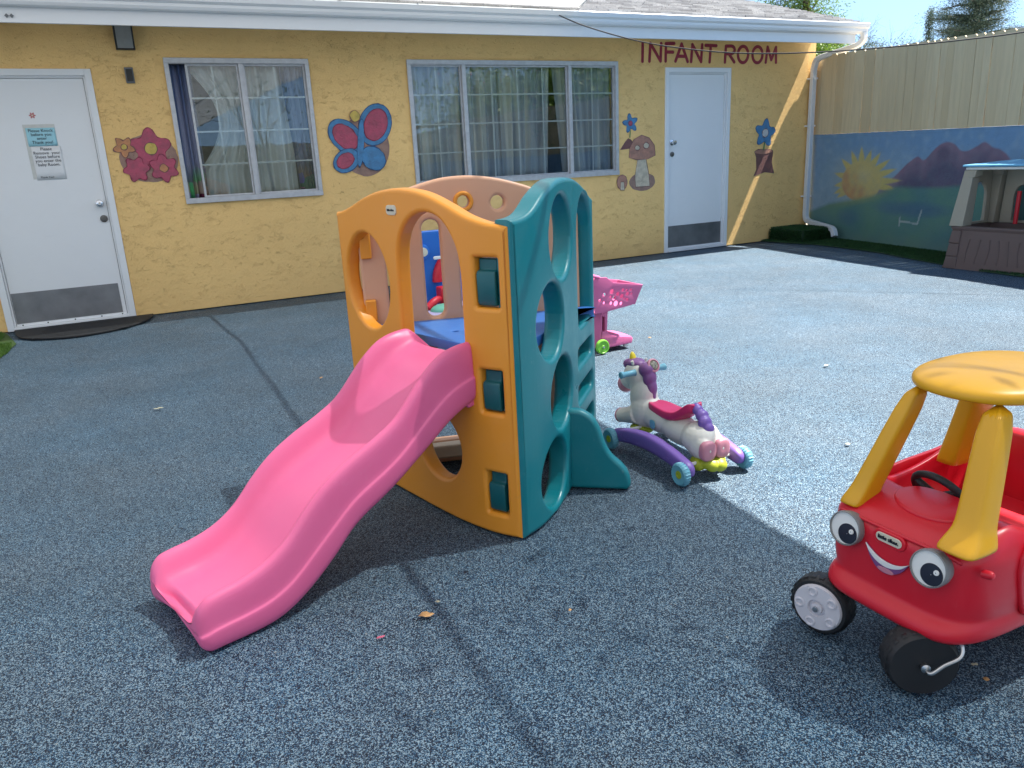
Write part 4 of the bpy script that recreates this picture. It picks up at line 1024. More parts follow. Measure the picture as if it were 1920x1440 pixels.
# steering wheel
mb = MB(); ax = Vector((.82, 0, .57)); cst = Vector((1.580, 1.020, .372)); mb.torus(cst, ax, .062, .0085, 44, 12)
for a_ in (0, 2.1, 4.2):
    u_ = Vector((0, 1, 0)); w_ = ax.normalized().cross(u_); d = u_*math.cos(a_+.5)+w_*math.sin(a_+.5)
    mb.tube([cst+d*.062, cst+d*.03-ax*.008, cst-ax*.015], [.008, .010, .013], 8)
mb.tube([cst-ax*.005, cst-Vector((.03, 0, .06)), cst-Vector((.06, 0, .12))], [.016, .014, .014], 12); stw = part('steering_wheel', mb, 'black', car)
br = [(1.412, 1.150, .322), (1.402, 1.135, .331), (1.396, 1.10, .335), (1.3935, 1.05, .336), (1.393, 1.0, .336), (1.3935, .95, .336), (1.396, .90, .335), (1.402, .865, .331), (1.412, .850, .322)]
mb = MB(); mb.tube(catmull(br, 4), .0042, 10); part('hood_ridge', mb, 'red', car, smooth=180)
# eyes
for (ey, ez, er) in ((1.100, .305, .0385), (.892, .303, .0390)):
    n_ = Vector((-1, -.05, .16)).normalized(); c0 = Vector((1.386, ey, ez))
    e = MB(); e.lathe([(er*.86, -.02), (er*1.0, -.004), (er*1.05, .012), (er*1.02, .019), (er*.96, .020), (er*.95, .014)], c0, n_, 48, False)
    eye = part('eye', e, 'greyrim', car)
    e = MB(); e.lathe([(er*.96, .0), (er*.96, .015), (.001, .017)], c0, n_, 48, False); part('eyeball', e, 'white', eye)
    u_ = Vector((0, -1, 0)); v_ = n_.cross(u_)*-1; v_ = Vector((0, 0, 1)) if v_.z < 0 else v_
    pc = c0+u_*.008+Vector((0, 0, -.010))
    e = MB(); e.lathe([(er*.62, .016), (er*.60, .0185), (.001, .0192)], pc, n_, 36, False); part('pupil', e, 'navy', eye)
    e = MB(); e.lathe([(er*.15, .018), (er*.14, .0205), (.001, .021)], pc+u_*.011+Vector((0, 0, .009)), n_, 20, False); part('glint', e, 'white', eye)
# mouth on the front face (face plane x ~ 1.386)
def face(y, z, d): return Vector((1.3885-d-.10*max(0, .24-z)-.0*z, y, z))
MY = .997
def fplate(ol, d, m, name, par, thick=.004, bev=.001):
    me = plate([ol], thick, bev, [i*.01 for i in range(-20, 20)]); bend(me, lambda x, y, z: Vector((1.389-(z+d)-.0, MY-x, y))); return link(name, me, M[m], par)
up = [(p.x, p.y) for p in catmull([(-.055, .290, 0), (-.040, .280, 0), (-.02, .270, 0), (.005, .266, 0), (.03, .270, 0), (.054, .283, 0)], 6)]
lowr = [(p.x, p.y) for p in catmull([(.054, .283, 0), (.035, .255, 0), (.005, .238, 0), (-.022, .242, 0), (-.043, .264, 0), (-.055, .290, 0)], 6)]
th = [(p.x, p.y) for p in catmull([(.054, .283, 0), (.034, .264, 0), (.005, .254, 0), (-.022, .258, 0), (-.043, .272, 0), (-.055, .290, 0)], 6)]
mo = fplate(up+lowr[1:-1], .0045, 'purpleink', 'mouth', car); fplate(up+th[1:-1], .0062, 'white', 'teeth', mo)
fplate([(a_*1.15, b_) for a_, b_ in ellipse(.0, .2455, .018, .006, 24)], .0065, 'unpink', 'tongue', mo, .003)
lp = fplate(rrect(-.040, .040, .302, .336, .0168), .001, 'red', 'logo_surround', car, .008, .003)
fplate(rrect(-.032, .032, .309, .330, .0104), .0045, 'cream', 'logo_plate', lp, .004)
me = text_mesh('little tikes.', .0122, bold=.0002); bend(me, lambda x, y, z: Vector((1.389-.0082-z, MY-x, .3165+y))); link('lettering', me, M['navy'], lp, smooth=0)
# wheels
def wheel(c, axis, r=.074, w=.026, hubside=1, name='wheel'):
    ax = Vector(axis).normalized(); mb = MB()
    mb.lathe([(r*.70, -w), (r*.90, -w*1.02), (r*.975, -w*.72), (r, -w*.3), (r, w*.3), (r*.975, w*.72), (r*.90, w*1.02), (r*.70, w)], c, ax, 44)
    for k in range(22):
        t = 2*PI*k/22; a_ = Vector((0, 0, 1)); u_ = (a_-ax*a_.dot(ax)).normalized(); v_ = ax.cross(u_); d = u_*math.cos(t)+v_*math.sin(t); p = Vector(c)+d*r*.990; tt = d.cross(ax)
        for sgn in (-1, 1):
            q = p+ax*sgn*w*.50; mb.add([q+tt*.006+ax*.007, q-tt*.006+ax*.007, q-tt*.006-ax*.007, q+tt*.006-ax*.007]+[x_+d*.0008 for x_ in (q+tt*.005+ax*.006, q-tt*.005+ax*.006, q-tt*.005-ax*.006, q+tt*.005-ax*.006)], [(0, 1, 2, 3), (4, 7, 6, 5), (0, 4, 5, 1), (1, 5, 6, 2), (2, 6, 7, 3), (3, 7, 4, 0)])
    o_ = part(name, mb, 'black', car, smooth=40)
    for hs_ in ([hubside] if hubside else []):
        hc = Vector(c)+ax*hs_*w*.98; h = MB(); A = ax*hs_
        h.lathe([(r*.80, -.004), (r*.80, .004), (r*.76, .008), (r*.30, .010), (r*.26, .004), (r*.20, .004), (r*.18, .012), (.001, .013)], hc, A, 40, False)
        u_ = (Vector((0, 0, 1))-A*A.z).normalized(); v_ = A.cross(u_)
        for k in range(5):
            t = 2*PI*k/5+.3; d = u_*math.cos(t)+v_*math.sin(t); h.torus(hc+d*r*.58+A*.0085, A, r*.13, .0035, 20, 8)
        hb = part('hubcap', h, 'hub', o_, smooth=40)
        h = MB(); h.lathe([(.007, .010), (.007, .017), (.001, .018)], hc, A, 14); part('bolt', h, 'steel', hb)
    return o_
wheel((1.388, 1.160, .076), (-.93, -.28, .0), hubside=1)
wheel((1.392, .905, .076), (-.55, -.84, 0), r=.076, w=.03, hubside=0)
wheel((1.84, .955-.13, .080), (0, 1, 0), r=.078, hubside=-1); wheel((1.84, 1.17, .080), (0, 1, 0), r=.078, hubside=1)
mb = MB(); ax = Vector((-.55, -.84, 0)).normalized(); c = Vector((1.392, .905, .076))
mb.tube(catmull([(1.425, .905, .165), (1.425, .895, .150), (1.43, .868, .142), (1.432, .842, .132), (1.418, .832, .112), tuple(c+ax*.052+Vector((.025, -.016, .018))), tuple(c+ax*.052+Vector((.004, -.003, -.002))), tuple(c+ax*.034)], 6), .0042, 10)
part('caster_rod', mb, 'steel', car)
mb = MB(); mb.lathe([(.008, .029), (.010, .034), (.010, .040), (.004, .044)], c, ax, 16); part('axle_end', mb, 'steel', car)
mb = MB(); mb.tube(catmull([(1.44, 1.12, .16), (1.44, 1.13, .13), (1.44, 1.17, .12), (1.43, 1.185, .10), (1.42, 1.18, .078)], 6), .0042, 10); part('caster_rod', mb, 'steel', car)
mb = MB(); mb.tube([(1.84, .82, .080), (1.84, 1.17, .080)], .006, 10); part('axle', mb, 'steel', car)

# ------------------------------------------------------------------ rocking unicorn
un = thing('rocking_unicorn', 'white and purple toy unicorn with hot pink saddle on purple wheeled rockers', 'ride-on toy', (1.81, 2.27, 0))
def blob(name, ells, m, parent, vox=.004, it=6, tubes=()):
    mb = MB()
    for e in (ells if m == 'chart' else fat(ells)): mb.ell(*e)
    for t in tubes: mb.tube(*t)
    o_ = part(name, mb, m, parent, smooth=180)
    r_ = o_.modifiers.new('r', 'REMESH'); r_.mode = 'VOXEL'; r_.voxel_size = vox; r_.use_smooth_shade = True
    s_ = o_.modifiers.new('s', 'SMOOTH'); s_.iterations = it; s_.factor = .6
    return o_
X = 1.80
UK = 1.12
def fat(L_): return [(e[0], tuple(q*UK for q in e[1]), *e[2:]) for e in L_]
ub = blob('body', [((X, 2.43, .148), (.058, .066, .066)), ((X, 2.33, .138), (.050, .10, .050)), ((X, 2.20, .128), (.052, .11, .050)), ((X, 2.10, .130), (.064, .066, .056)),
      ((X-.03, 2.07, .110), (.032, .055, .042)), ((X+.03, 2.07, .110), (.032, .055, .042)),
      ((X, 2.450, .205), (.047, .056, .070), (.25, 0, 0)), ((X, 2.475, .255), (.039, .044, .055)), ((X, 2.49, .286), (.047, .058, .050)), ((X, 2.535, .255), (.038, .048, .038)), ((X, 2.44, .325), (.012, .012, .022))], 'unwhite', un,
      tubes=[([(X-.032, 2.44, .135), (X-.035, 2.50, .115), (X-.038, 2.555, .10)], [.044, .035, .031], 12), ([(X+.032, 2.44, .135), (X+.035, 2.50, .115), (X+.038, 2.555, .10)], [.044, .035, .031], 12)])
blob('muzzle', [((X, 2.572, .228), (.034, .030, .034))], 'unpink', un)
for sg in (-1, 1):
    mb = MB(); mb.lathe([(.030, 0), (.0315, .006), (.023, .018), (.012, .022), (.001, .022)], (X+sg*.038, 2.553, .1005), (0, 1, -.2), 20); part('hoof', mb, 'unpink', un)
    mb = MB(); pts_ = ellipse(0, 0, .032, .036, 28, p=2.6)
    mb.loft([[(X+sg*.032+a_*k, 2.022+.012-d, .108+b_*k) for a_, b_ in pts_] for k, d in ((1.0, 0), (1.04, .014), (.98, .022), (.8, .025), (.3, .024))]); part('hoof', mb, 'unpink', un, smooth=60)
    mb = MB(); mb.lathe([(.0001, 0), (.006, .003), (.006, .02), (.0001, .022)], (X+sg*.028, 2.48, .330), (sg*.4, 0, 1), 12); part('ear', mb, 'unwhite', un)
# saddle
mb = MB(); rows = []
for y, z, w, th_ in [(2.395, .172, .006, .004), (2.385, .178, .028, .008), (2.35, .180, .040, .010), (2.30, .176, .044, .010), (2.25, .174, .044, .010), (2.21, .182, .043, .012), (2.18, .200, .042, .014), (2.155, .222, .040, .014), (2.135, .236, .032, .012), (2.12, .232, .020, .010)]:
    z += .014; w *= 1.08
    rows.append([(X-w, y, z-.036), (X-w, y, z+.002), (X-w*.9, y, z+.010), (X-w*.6, y, z+.007), (X, y, z+.005), (X+w*.6, y, z+.007), (X+w*.9, y, z+.010), (X+w, y, z+.002), (X+w, y, z-.036)])
mb.loft(rows); part('saddle', mb, 'hotpink', un, smooth=180, subsurf=2)
# mane, forelock, horn, tail
blob('mane', [((X, 2.43, .318), (.030, .030, .028)), ((X+.004, 2.415, .285), (.027, .022, .034)), ((X+.006, 2.405, .245), (.022, .018, .034)), ((X+.006, 2.400, .212), (.013, .014, .028)), ((X, 2.50, .332), (.034, .040, .018)), ((X-.012, 2.535, .322), (.020, .024, .020))], 'mane', un, .0035, 8)
mb = MB(); mb.lathe([(.014, 0), (.013, .010), (.010, .022), (.005, .030), (.001, .032)], (X-.005, 2.515, .344), (0, .25, 1), 18); part('horn', mb, 'lemon', un)
blob('tail', [((X, 2.118, .232), (.020, .016, .018)), ((X+.004, 2.098, .215), (.024, .018, .020)), ((X, 2.078, .195), (.026, .018, .022)), ((X+.004, 2.062, .172), (.022, .016, .022)), ((X, 2.128, .245), (.012, .012, .012))], 'purple', un, .003, 9)
# handle and rattle
for sg, x1 in ((-1, X-.115), (1, X+.115)):
    mb = MB(); mb.lathe([(.014, .0), (.012, .004), (.011, .050), (.0135, .054), (.0145, .068), (.010, .072), (.001, .072)], (X+sg*.040, 2.455, .307), (sg, 0, 0), 20); part('handle', mb, 'aqua', un)
mb = MB(); rc = Vector((X+.020, 2.415, .335)); ra = Vector((.1, -1, .55)); mb.lathe([(.026, -.012), (.029, -.002), (.028, .006), (.022, .008), (.021, .004)], rc, ra, 32, False); rt_ = part('rattle', mb, 'unpink', un)
mb = MB(); mb.lathe([(.0215, .002), (.016, .010), (.001, .014)], rc, ra, 28, False); part('dome', mb, simple('clear dome with beads', (.35, .33, .26), .08, 0, .7, 120), rt_)
# flank badge
me = plate([rrect(-.016, .016, -.017, .017, .010)], .003, .001); bend(me, lambda x, y, z: Vector((X-.0585-z, 2.315-x, .132+y))); link('badge', me, M['aqua'], un)
# rockers
for sg in (-1, 1):
    xx = X+sg*.116; rows = []
    for i in range(25):
        u_ = i/24; y = 2.50-.50*u_; zc = .040+.048*math.sin(PI*(.08+.84*u_))**1.2; hh = .027+.006*math.sin(PI*u_); ww = .022+.003*math.sin(PI*u_)
        if i in (0, 24): hh *= .55; ww *= .6
        rows.append([(xx+ww*math.copysign(abs(math.cos(t))**.7, math.cos(t)), y, zc+hh*math.copysign(abs(math.sin(t))**.7, math.sin(t))) for t in [2*PI*k/16 for k in range(16)]])
    mb = MB(); mb.loft(rows); rk = part('rocker', mb, 'purple', un, smooth=60, subsurf=1)
    mb = MB()
    rn = random.Random(4)
    for i in range(14):
        u_ = .12+.055*i; y = 2.50-.50*u_; zc = .040+.048*math.sin(PI*(.08+.84*u_))**1.2
        mb.torus((xx+sg*.0235, y, zc+.006*math.sin(i*2.2)), (1, 0, 0), .005+.003*rn.random(), .0012, 12, 6, rn.random()*3, 3+rn.random()*3)
    part('relief', mb, 'purple', rk)
    for y in (2.03, 2.475):
        c = Vector((xx+sg*.030, y, .0425)); mb = MB(); w = .015; r = .042
        mb.lathe([(r*.45, -w), (r*.85, -w), (r, -w*.5), (r, w*.5), (r*.85, w), (r*.45, w*.7), (r*.3, w*.7)], c, (sg, 0, 0), 34)
        for k in range(24):
            t = 2*PI*k/24; d = Vector((0, math.cos(t), math.sin(t))); q = c+d*r*.99; tt = Vector((0, -math.sin(t), math.cos(t)))
            mb.add([q+tt*.0022-Vector((w*.8, 0, 0)), q-tt*.0022-Vector((w*.8, 0, 0)), q-tt*.0022+Vector((w*.8, 0, 0)), q+tt*.0022+Vector((w*.8, 0, 0)), q+d*.002-Vector((w*.5, 0, 0)), q+d*.002+Vector((w*.5, 0, 0))], [(0, 4, 5, 3), (1, 2, 5, 4), (0, 1, 4), (2, 3, 5)])
        wl = part('wheel', mb, 'aqua', un, smooth=40)
        mb = MB(); mb.lathe([(.015, w*.5), (.015, w*.85), (.009, w*.9), (.008, w*.75), (.001, w*.75)], c, (sg, 0, 0), 20); part('hub', mb, 'chart', wl)
blob('bush_support', [((X+.035*math.cos(k*2.4)*(1+.3*(k % 3)), 2.04+.028*math.sin(k*1.7)+.01*(k % 2), .052+.016*math.sin(k*3.1)), (.028, .024, .024)) for k in range(13)], 'chart', un, .003, 1)
blob('bush_support', [((X+.045*math.cos(k*2.4), 2.43+.03*math.sin(k*1.7), .075+.008*math.sin(k*3.1)), (.024, .022, .014)) for k in range(10)], 'chart', un, .003, 1)
mb = MB(); mb.tube([(X-.116, 2.05, .06), (X+.116, 2.05, .06)], .007, 8); part('crossbar', mb, 'white', un); mb = MB(); mb.tube([(X-.116, 2.42, .085), (X+.116, 2.42, .085)], .007, 8); part('crossbar', mb, 'white', un)

# ------------------------------------------------------------------ toy shopping cart
ct = thing('toy_cart', 'pink toy shopping cart with bubble holes in its basket and lime green wheels', 'toy cart', (2.6, 3.92, 0))
y0, y1 = 3.80, 4.03
def cside(y, sgn):
    ol = [(2.495, .250), (2.70, .272), (2.728, .285), (2.762, .372), (2.775, .388), (2.56, .425), (2.51, .462), (2.44, .468), (2.40, .43), (2.44, .252)]
    hl = [(2.553, .372, .014), (2.632, .372, .010), (2.596, .352, .012), (2.57, .330, .013), (2.625, .335, .013), (2.665, .345, .012), (2.658, .368, .007), (2.69, .366, .008), (2.55, .302, .010), (2.585, .296, .016), (2.622, .292, .010), (2.665, .310, .010), (2.545, .342, .007), (2.645, .318, .007), (2.695, .342, .006), (2.50, .36, .011), (2.47, .33, .009), (2.50, .31, .008)]
    me = plate([ol]+[ellipse(a_, b_, r_, r_*1.05, 16) for a_, b_, r_ in hl], .007, .0015); bend(me, lambda x, z, d: Vector((x, y+d+sgn*(z-.25)*.09, z))); link('basket_side', me, M['cartpink'], ct)
cside(y0, -1); cside(y1, 1)
mb = MB(); mb.loft([[(2.725, y0+.004, .272), (2.732, y0+.004, .272), (2.778, y0-.012, .388), (2.770, y0-.012, .388)], [(2.725, y1-.004, .272), (2.732, y1-.004, .272), (2.778, y1+.012, .388), (2.770, y1+.012, .388)]]); part('basket_front', mb, 'cartpink', ct)
mb = MB(); mb.loft([[(2.44, y0+.004, .250), (2.728, y0+.004, .274), (2.728, y0+.004, .280), (2.44, y0+.004, .256)], [(2.44, y1-.004, .250), (2.728, y1-.004, .274), (2.728, y1-.004, .280), (2.44, y1-.004, .256)]]); part('basket_floor', mb, 'cartpink', ct)
mb = MB(); mb.tube(catmull([(2.46, y0-.02, .466), (2.38, y0-.02, .49), (2.33, y0, .50), (2.32, (y0+y1)/2, .502), (2.33, y1, .50), (2.38, y1+.02, .49), (2.46, y1+.02, .466)], 5), .010, 10); part('push_handle', mb, 'cartpink', ct)
me = plate([[(2.498, .25), (2.49, .07), (2.49, .022), (2.72, .028), (2.728, .058), (2.715, .072), (2.60, .092), (2.565, .105), (2.54, .125), (2.548, .25)], rrect(2.503, 2.525, .13, .22, .008, 3)], .19, .008); bend(me, lambda x, z, d: Vector((x, (y0+y1)/2+d, z))); link('frame', me, M['cartpink'], ct)
me = plate([[(2.575, y0+.035), (2.70, y0+.035), (2.715, y0+.055), (2.715, y1-.055), (2.70, y1-.035), (2.575, y1-.035)]], .02, .006); bend(me, lambda x, y, z: Vector((x, y, z+.094-.2*(x-2.575)))); link('tray', me, M['cartpink'], ct)
for y in (y0-.004, y1+.004):
    mb = MB(); sgn = -1 if y < 3.9 else 1
    mb.lathe([(.030, -.010), (.043, -.010), (.0445, -.004), (.0445, .006), (.042, .012), (.036, .013), (.034, .010), (.012, .010), (.010, .014), (.001, .014)], (2.486, y, .0445), (0, sgn, 0), 32); wl = part('wheel', mb, 'lime', ct)
    mb = MB(); mb.lathe([(.007, .012), (.007, .018), (.001, .019)], (2.486, y, .0445), (0, sgn, 0), 12); part('axle_cap', mb, 'steel', wl)
for y in (y0+.05, y1-.05):
    mb = MB(); mb.lathe([(.012, -.008), (.013, -.005), (.013, .005), (.012, .008)], (2.69, y, .0135), (0, 1, 0), 16); part('small_wheel', mb, 'white', ct)

# ------------------------------------------------------------------ big blue activity toy behind the climber
tb = thing('activity_toy', 'big blue and red plastic activity toy standing behind the climber near the wall', 'activity toy', (2.35, 5.8, 0))
me = plate([rrect(1.98, 2.66, .02, .63, .04), ], .06, .012); bend(me, lambda x, z, d: Vector((x, 5.95+d, z))); link('board', me, M['toyblue'], tb)
mb = MB(); mb.torus((2.52, 5.90, .22), (0, 1, 0), .24, .045, 40, 14, -PI/2, PI/2); part('arch', mb, 'toyred', tb)
mb = MB(); mb.lathe([(.055, 0), (.06, .01), (.055, .03), (.04, .035), (.001, .035)], (2.17, 5.92, .47), (0, -1, 0), 28); part('dial', mb, 'toyblue', tb)
mb = MB(); mb.lathe([(.036, .03), (.034, .042), (.001, .044)], (2.17, 5.92, .47), (0, -1, 0), 24); part('dial_face', mb, 'cream', tb)
me = plate([rrect(2.24, 2.32, .405, .43, .01)], .01, .003); bend(me, lambda x, z, d: Vector((x, 5.86+d, z))); link('label_plate', me, M['white'], tb)
mb = MB(); mb.box(2.24, 2.31, 5.74, 5.86, .08, .19); part('block', mb, 'toyred', tb, bevel=.01)
mb = MB(); mb.tube(catmull([(2.30, 5.72, .04), (2.31, 5.72, .15), (2.32, 5.76, .20), (2.34, 5.84, .20)], 5), .028, 14); part('pipe', mb, 'violet', tb)
mb = MB(); mb.box(2.0, 2.62, 5.50, 5.92, .003, .035); part('tray', mb, 'lilac', tb, bevel=.012)
mb = MB(); mb.ell((2.215, 5.62, .036), (.12, .10, .05)); part('dome', mb, 'green', tb)
mb = MB(); mb.tube(catmull([(2.10, 5.70, .05), (2.16, 5.72, .09), (2.22, 5.76, .10), (2.26, 5.78, .08)], 5), .03, 12); part('track', mb, 'toyred', tb)
mb = MB(); mb.box(1.86, 1.93, 5.86, 5.98, .0, .16); single('speaker_box', mb, 'black', 'small black box on the ground left of the blue activity toy', 'box', bevel=.008)
mb.v = []; 

# ------------------------------------------------------------------ playhouse
ph = thing('playhouse', 'plastic playhouse with brown stone base, cream posts and light blue roof beside the mural wall', 'playhouse', (6.95, 4.0, 0))
def PHP(x, y): return x, y
x0, x1, y0, y1 = 6.72, 7.30, 3.10, 4.56
# base walls (front facing the yard, ends)
mb = MB(); inn = .03
def ring_(z, e): return [(x0+e, y0+e, z), (x1-e, y0+e, z), (x1-e, y1-e, z), (x0+e, y1-e, z)]
mb.loft([ring_(.0, -.01), ring_(.05, 0), ring_(.34, inn), ring_(.36, inn-.012), ring_(.375, inn-.012), ring_(.375, inn+.05), ring_(.02, inn+.05)], True, False, True)
bs = part('base', mb, 'phbrown', ph, bevel=.006)
mb = MB()
for y in (4.50, 4.40): pass
for a_, b_ in ((4.44, 4.555), (3.55, 3.66)):
    mb = MB()
    for z0_, z1_ in ((.0, .105), (.112, .22), (.227, .335)):
        e0, e1 = .03*z0_/.34, .03*z1_/.34
        mb.add([(x0+e0-.014, a_, z0_), (x0+e0-.014, b_-e0*.5, z0_), (x0+e1-.014, b_-e1, z1_), (x0+e1-.014, a_, z1_), (x0+.05, a_, z0_), (x0+.05, b_-e0*.5, z0_), (x0+.06, b_-e1, z1_), (x0+.06, a_, z1_)], [(0, 1, 2, 3), (4, 7, 6, 5), (0, 4, 5, 1), (1, 5, 6, 2), (2, 6, 7, 3), (3, 7, 4, 0)])
    part('stone_block', mb, 'phbrown', ph, bevel=.006)
mb = MB()
for k in range(8):
    y = 4.36-.09*k; pts_ = [(x0+.03*z_/.34-.003, y+.012*math.sin(z_*14+k), z_) for z_ in [.06+.03*i for i in range(8)]]
    mb.tube(pts_, .007, 6)
part('plank_relief', mb, 'phbrown', ph)
# upper posts
def post(xa, ya, w=.13):
    mb = MB(); sx = 1 if xa < 7 else -1; sy = -1 if ya > 4 else 1
    rows = []
    for z_, k in ((.376, 1.0), (.80, .72), (.80, .84), (.86, .84)):
        rows.append([(xa, ya, z_), (xa+sx*w*k, ya, z_), (xa+sx*w*k, ya+sy*w*k, z_), (xa, ya+sy*w*k, z_)])
    off = .07
    rows = [[(x_+(sx*off*(z_-.376)/.48*.5), y_+(sy*off*(z_-.376)/.48), z_) for x_, y_, z_ in r_] for r_ in rows]
    mb.loft(rows); part('corner_post', mb, 'phcream', ph, bevel=.006)
post(x0+.005, y1-.005); post(x1-.005, y1-.005); post(x0+.005, y0+.005); post(x1-.005, y0+.005)
# back wall with arched window
aw = [(4.30, .40), (4.30, .62), (4.27, .69), (4.22, .71), (4.17, .69), (4.14, .62), (4.14, .40)]
me = plate([[(3.24, .376), (4.41, .376), (4.38, .86), (3.26, .86)], [(p.x, p.y) for p in catmull([(a_, b_, 0) for a_, b_ in aw], 4)], rrect(3.5, 3.95, .45, .72, .04)], .03, .006)
bend(me, lambda y, z, d: Vector((x1-.07+d, y, z))); link('back_wall', me, M['phcream'], ph)
# end wall (towards the building) with arch
me = plate([[(x0+.14, .376), (x1-.14, .376), (x1-.14, .86), (x0+.14, .86)], [(p.x, p.y) for p in catmull([(7.10, .40, 0), (7.10, .64, 0), (7.06, .72, 0), (7.0, .75, 0), (6.94, .72, 0), (6.90, .64, 0), (6.90, .40, 0)], 4)]], .03, .006)
bend(me, lambda x, z, d: Vector((x, y1-.07+d, z))); link('end_wall', me, M['phcream'], ph)
mb = MB(); mb.tube([(7.15, 4.22, .376), (7.16, 4.22, .66)], .018, 12); part('red_post', mb, 'toyred', ph)
mb = MB(); mb.box(x0+.03, x1-.03, y0+.05, y1-.09, .862, .885); rfp = part('roof_rim', mb, 'white', ph, bevel=.008)
mb = MB(); mb.add([(x0+.01, y0-.0, .887), (x1, y0, .887), (x1, y1-.07, .887), (x0+.01, y1-.07, .887), (x0+.01, y0, .905), (x1, y0, .905), (x1, y1-.07, .905), (x0+.01, y1-.07, .905), (7.0, y0+.25, .935), (7.0, y1-.35, .935)],
       [(3, 2, 1, 0), (0, 1, 5, 4), (1, 2, 6, 5), (2, 3, 7, 6), (3, 0, 4, 7), (4, 5, 8), (5, 6, 9, 8), (6, 7, 9), (7, 4, 8, 9)]); part('roof', mb, 'phblue', ph, bevel=.008)

# ------------------------------------------------------------------ cable from the gutter to the fence
A = Vector((3.93, 6.80)); B = Vector((7.1, 3.0)); pts = []
CT = smooth_tab([(0.0, 2.449), (.072, 2.279), (.173, 2.104), (.269, 1.992), (.36, 1.92), (.473, 1.876), (.609, 1.862), (.705, 1.868), (.769, 1.881), (.88, 1.925), (1.0, 2.0)], 4)
for f, z in CT: p = A+(B-A)*f; pts.append((p.x, p.y, z))
mb = MB(); mb.tube(pts, .0055, 8); single('hanging_cable', mb, 'cable', 'dark cable sagging from the gutter across the lettering to the board fence', 'cable', smooth=180)

# ------------------------------------------------------------------ shade sail overhead
TE_ = 1/math.tan(R(SUN_EL))
def sail_z(y): return 2.49+.10*math.sin(max(0, min(1, (6.8-y)/19))*PI)-.10*max(0, -y)/13
EX = [(-13, 1.2), (-6, 1.45), (0, 1.62), (1.41, 1.69), (2.85, 1.83), (4.5, 2.12), (5.8, 2.55), (6.8, 2.90)]
SX = [(-13, .55), (-6, .60), (1.1, .62), (4.4, .665), (5.4, .68), (6.0, .645), (6.8, .60)]
ys = [-13+.45*i for i in range(44)]+[6.8]
t = thing('shade_sail', 'cream shade cloth stretched from the gutter over the left of the yard', 'shade sail', (0, 0, 2.49))
rows = []
for y in ys:
    z = sail_z(y); xe = lerp(EX, y)+z*TE_; r = []
    for i in range(40):
        u_ = i/39; x = -5.5+(xe+5.5)*u_; r.append((x, y, z+.03*math.sin(u_*PI)*math.sin((y+13)/19.8*PI)))
    rows.append(r)
mb = MB(); mb.loft(rows, False, False, False); part('cloth', mb, 'sail', t, smooth=180)
mb = MB(); mb.tube([(lerp(SX, y)+sail_z(y)*TE_+.006*math.sin(y*5), y, sail_z(y)+.045*math.sin((y+13)/19.8*PI)+.01) for y in ys], .0145, 8); part('seam_rope', mb, 'cable', t)
mb = MB(); mb.tube([(lerp(EX, y)+sail_z(y)*TE_, y, sail_z(y)) for y in ys], .007, 8); part('edge_rope', mb, 'white', t)
mb = MB(); mb.tube([(-5.5, ys[0]-.01, 0), (-5.5, ys[0]-.01, 2.6)], .04, 14); part('post', mb, 'steel', t)
mb = MB(); xe = lerp(EX, -13)+sail_z(-13)*TE_; mb.tube([(xe+.05, -13.05, 0), (xe+.05, -13.05, 2.55)], .04, 14); part('post', mb, 'steel', t)

# ------------------------------------------------------------------ trees
def branch(mb, p, d, L_, r, depth, rn, tips, spread=.5, up=.15, kink=.18):
    pts = [p]; rr = [r]; n = 5; dd = d.normalized()
    for i in range(n):
        dd = (dd+Vector((rn.uniform(-1, 1), rn.uniform(-1, 1), rn.uniform(-1, 1)))*kink+Vector((0, 0, up*.2))).normalized(); pts.append(pts[-1]+dd*L_/n); rr.append(r*(1-.45*(i+1)/n))
    mb.tube(pts, rr, 6 if depth > 1 else 4)
    if depth == 0: tips.append(pts[-1]); return
    for i in range(2, n+1):
        k = 2 if i == n else 1
        for _ in range(k):
            a_ = Vector((rn.uniform(-1, 1), rn.uniform(-1, 1), rn.uniform(-.4, .9))).normalized()
            branch(mb, pts[i], (dd*(1-spread)+a_*spread).normalized(), L_*rn.uniform(.55, .75), rr[i]*.62, depth-1, rn, tips, spread, up, kink)
    tips.append(pts[-1])
def leaves(centres, rad, n, size, rn, flat=1.0, aspect=2.2):
    v = []; f = []
    for c in centres:
        for _ in range(n):
            q = Vector((rn.gauss(0, 1), rn.gauss(0, 1), rn.gauss(0, 1)*flat))*rad*.5+c
            a_ = Vector((rn.uniform(-1, 1), rn.uniform(-1, 1), rn.uniform(-.6, .6))).normalized()*size*rn.uniform(.6, 1.2); b_ = a_.cross(Vector((rn.uniform(-1, 1), rn.uniform(-1, 1), rn.uniform(-1, 1)))).normalized()*size/aspect
            o_ = len(v); v += [q-a_, q+b_*.5, q+a_, q-b_*.5]; f.append((o_, o_+1, o_+2, o_+3))
    me = bpy.data.meshes.new('crown'); me.from_pydata([tuple(x) for x in v], [], f); return me
def tree(name, label, loc, h, trunk_r, crown_m, depth, seed, lrad, ln, lsize, spread=.5, flat=1, first=.45, cat='tree', trunks=1, kink=.18, up=.15, group=None):
    rn = random.Random(seed); t_ = thing(name, label, cat, loc, group); mb = MB(); tips = []
    for k in range(trunks):
        d = Vector((rn.uniform(-.35, .35), rn.uniform(-.35, .35), 1)) if trunks > 1 else Vector((0, 0, 1))
        branch(mb, Vector(loc)+Vector((rn.uniform(-.1, .1), rn.uniform(-.1, .1), -.05)), d, h*first, trunk_r, depth, rn, tips, spread, up, kink)
    part('trunk', mb, 'bark', t_, smooth=60)
    if crown_m:
        me = leaves(tips, lrad, ln, lsize, rn, flat); link('crown', me, M[crown_m], t_, smooth=0)
    return t_, tips
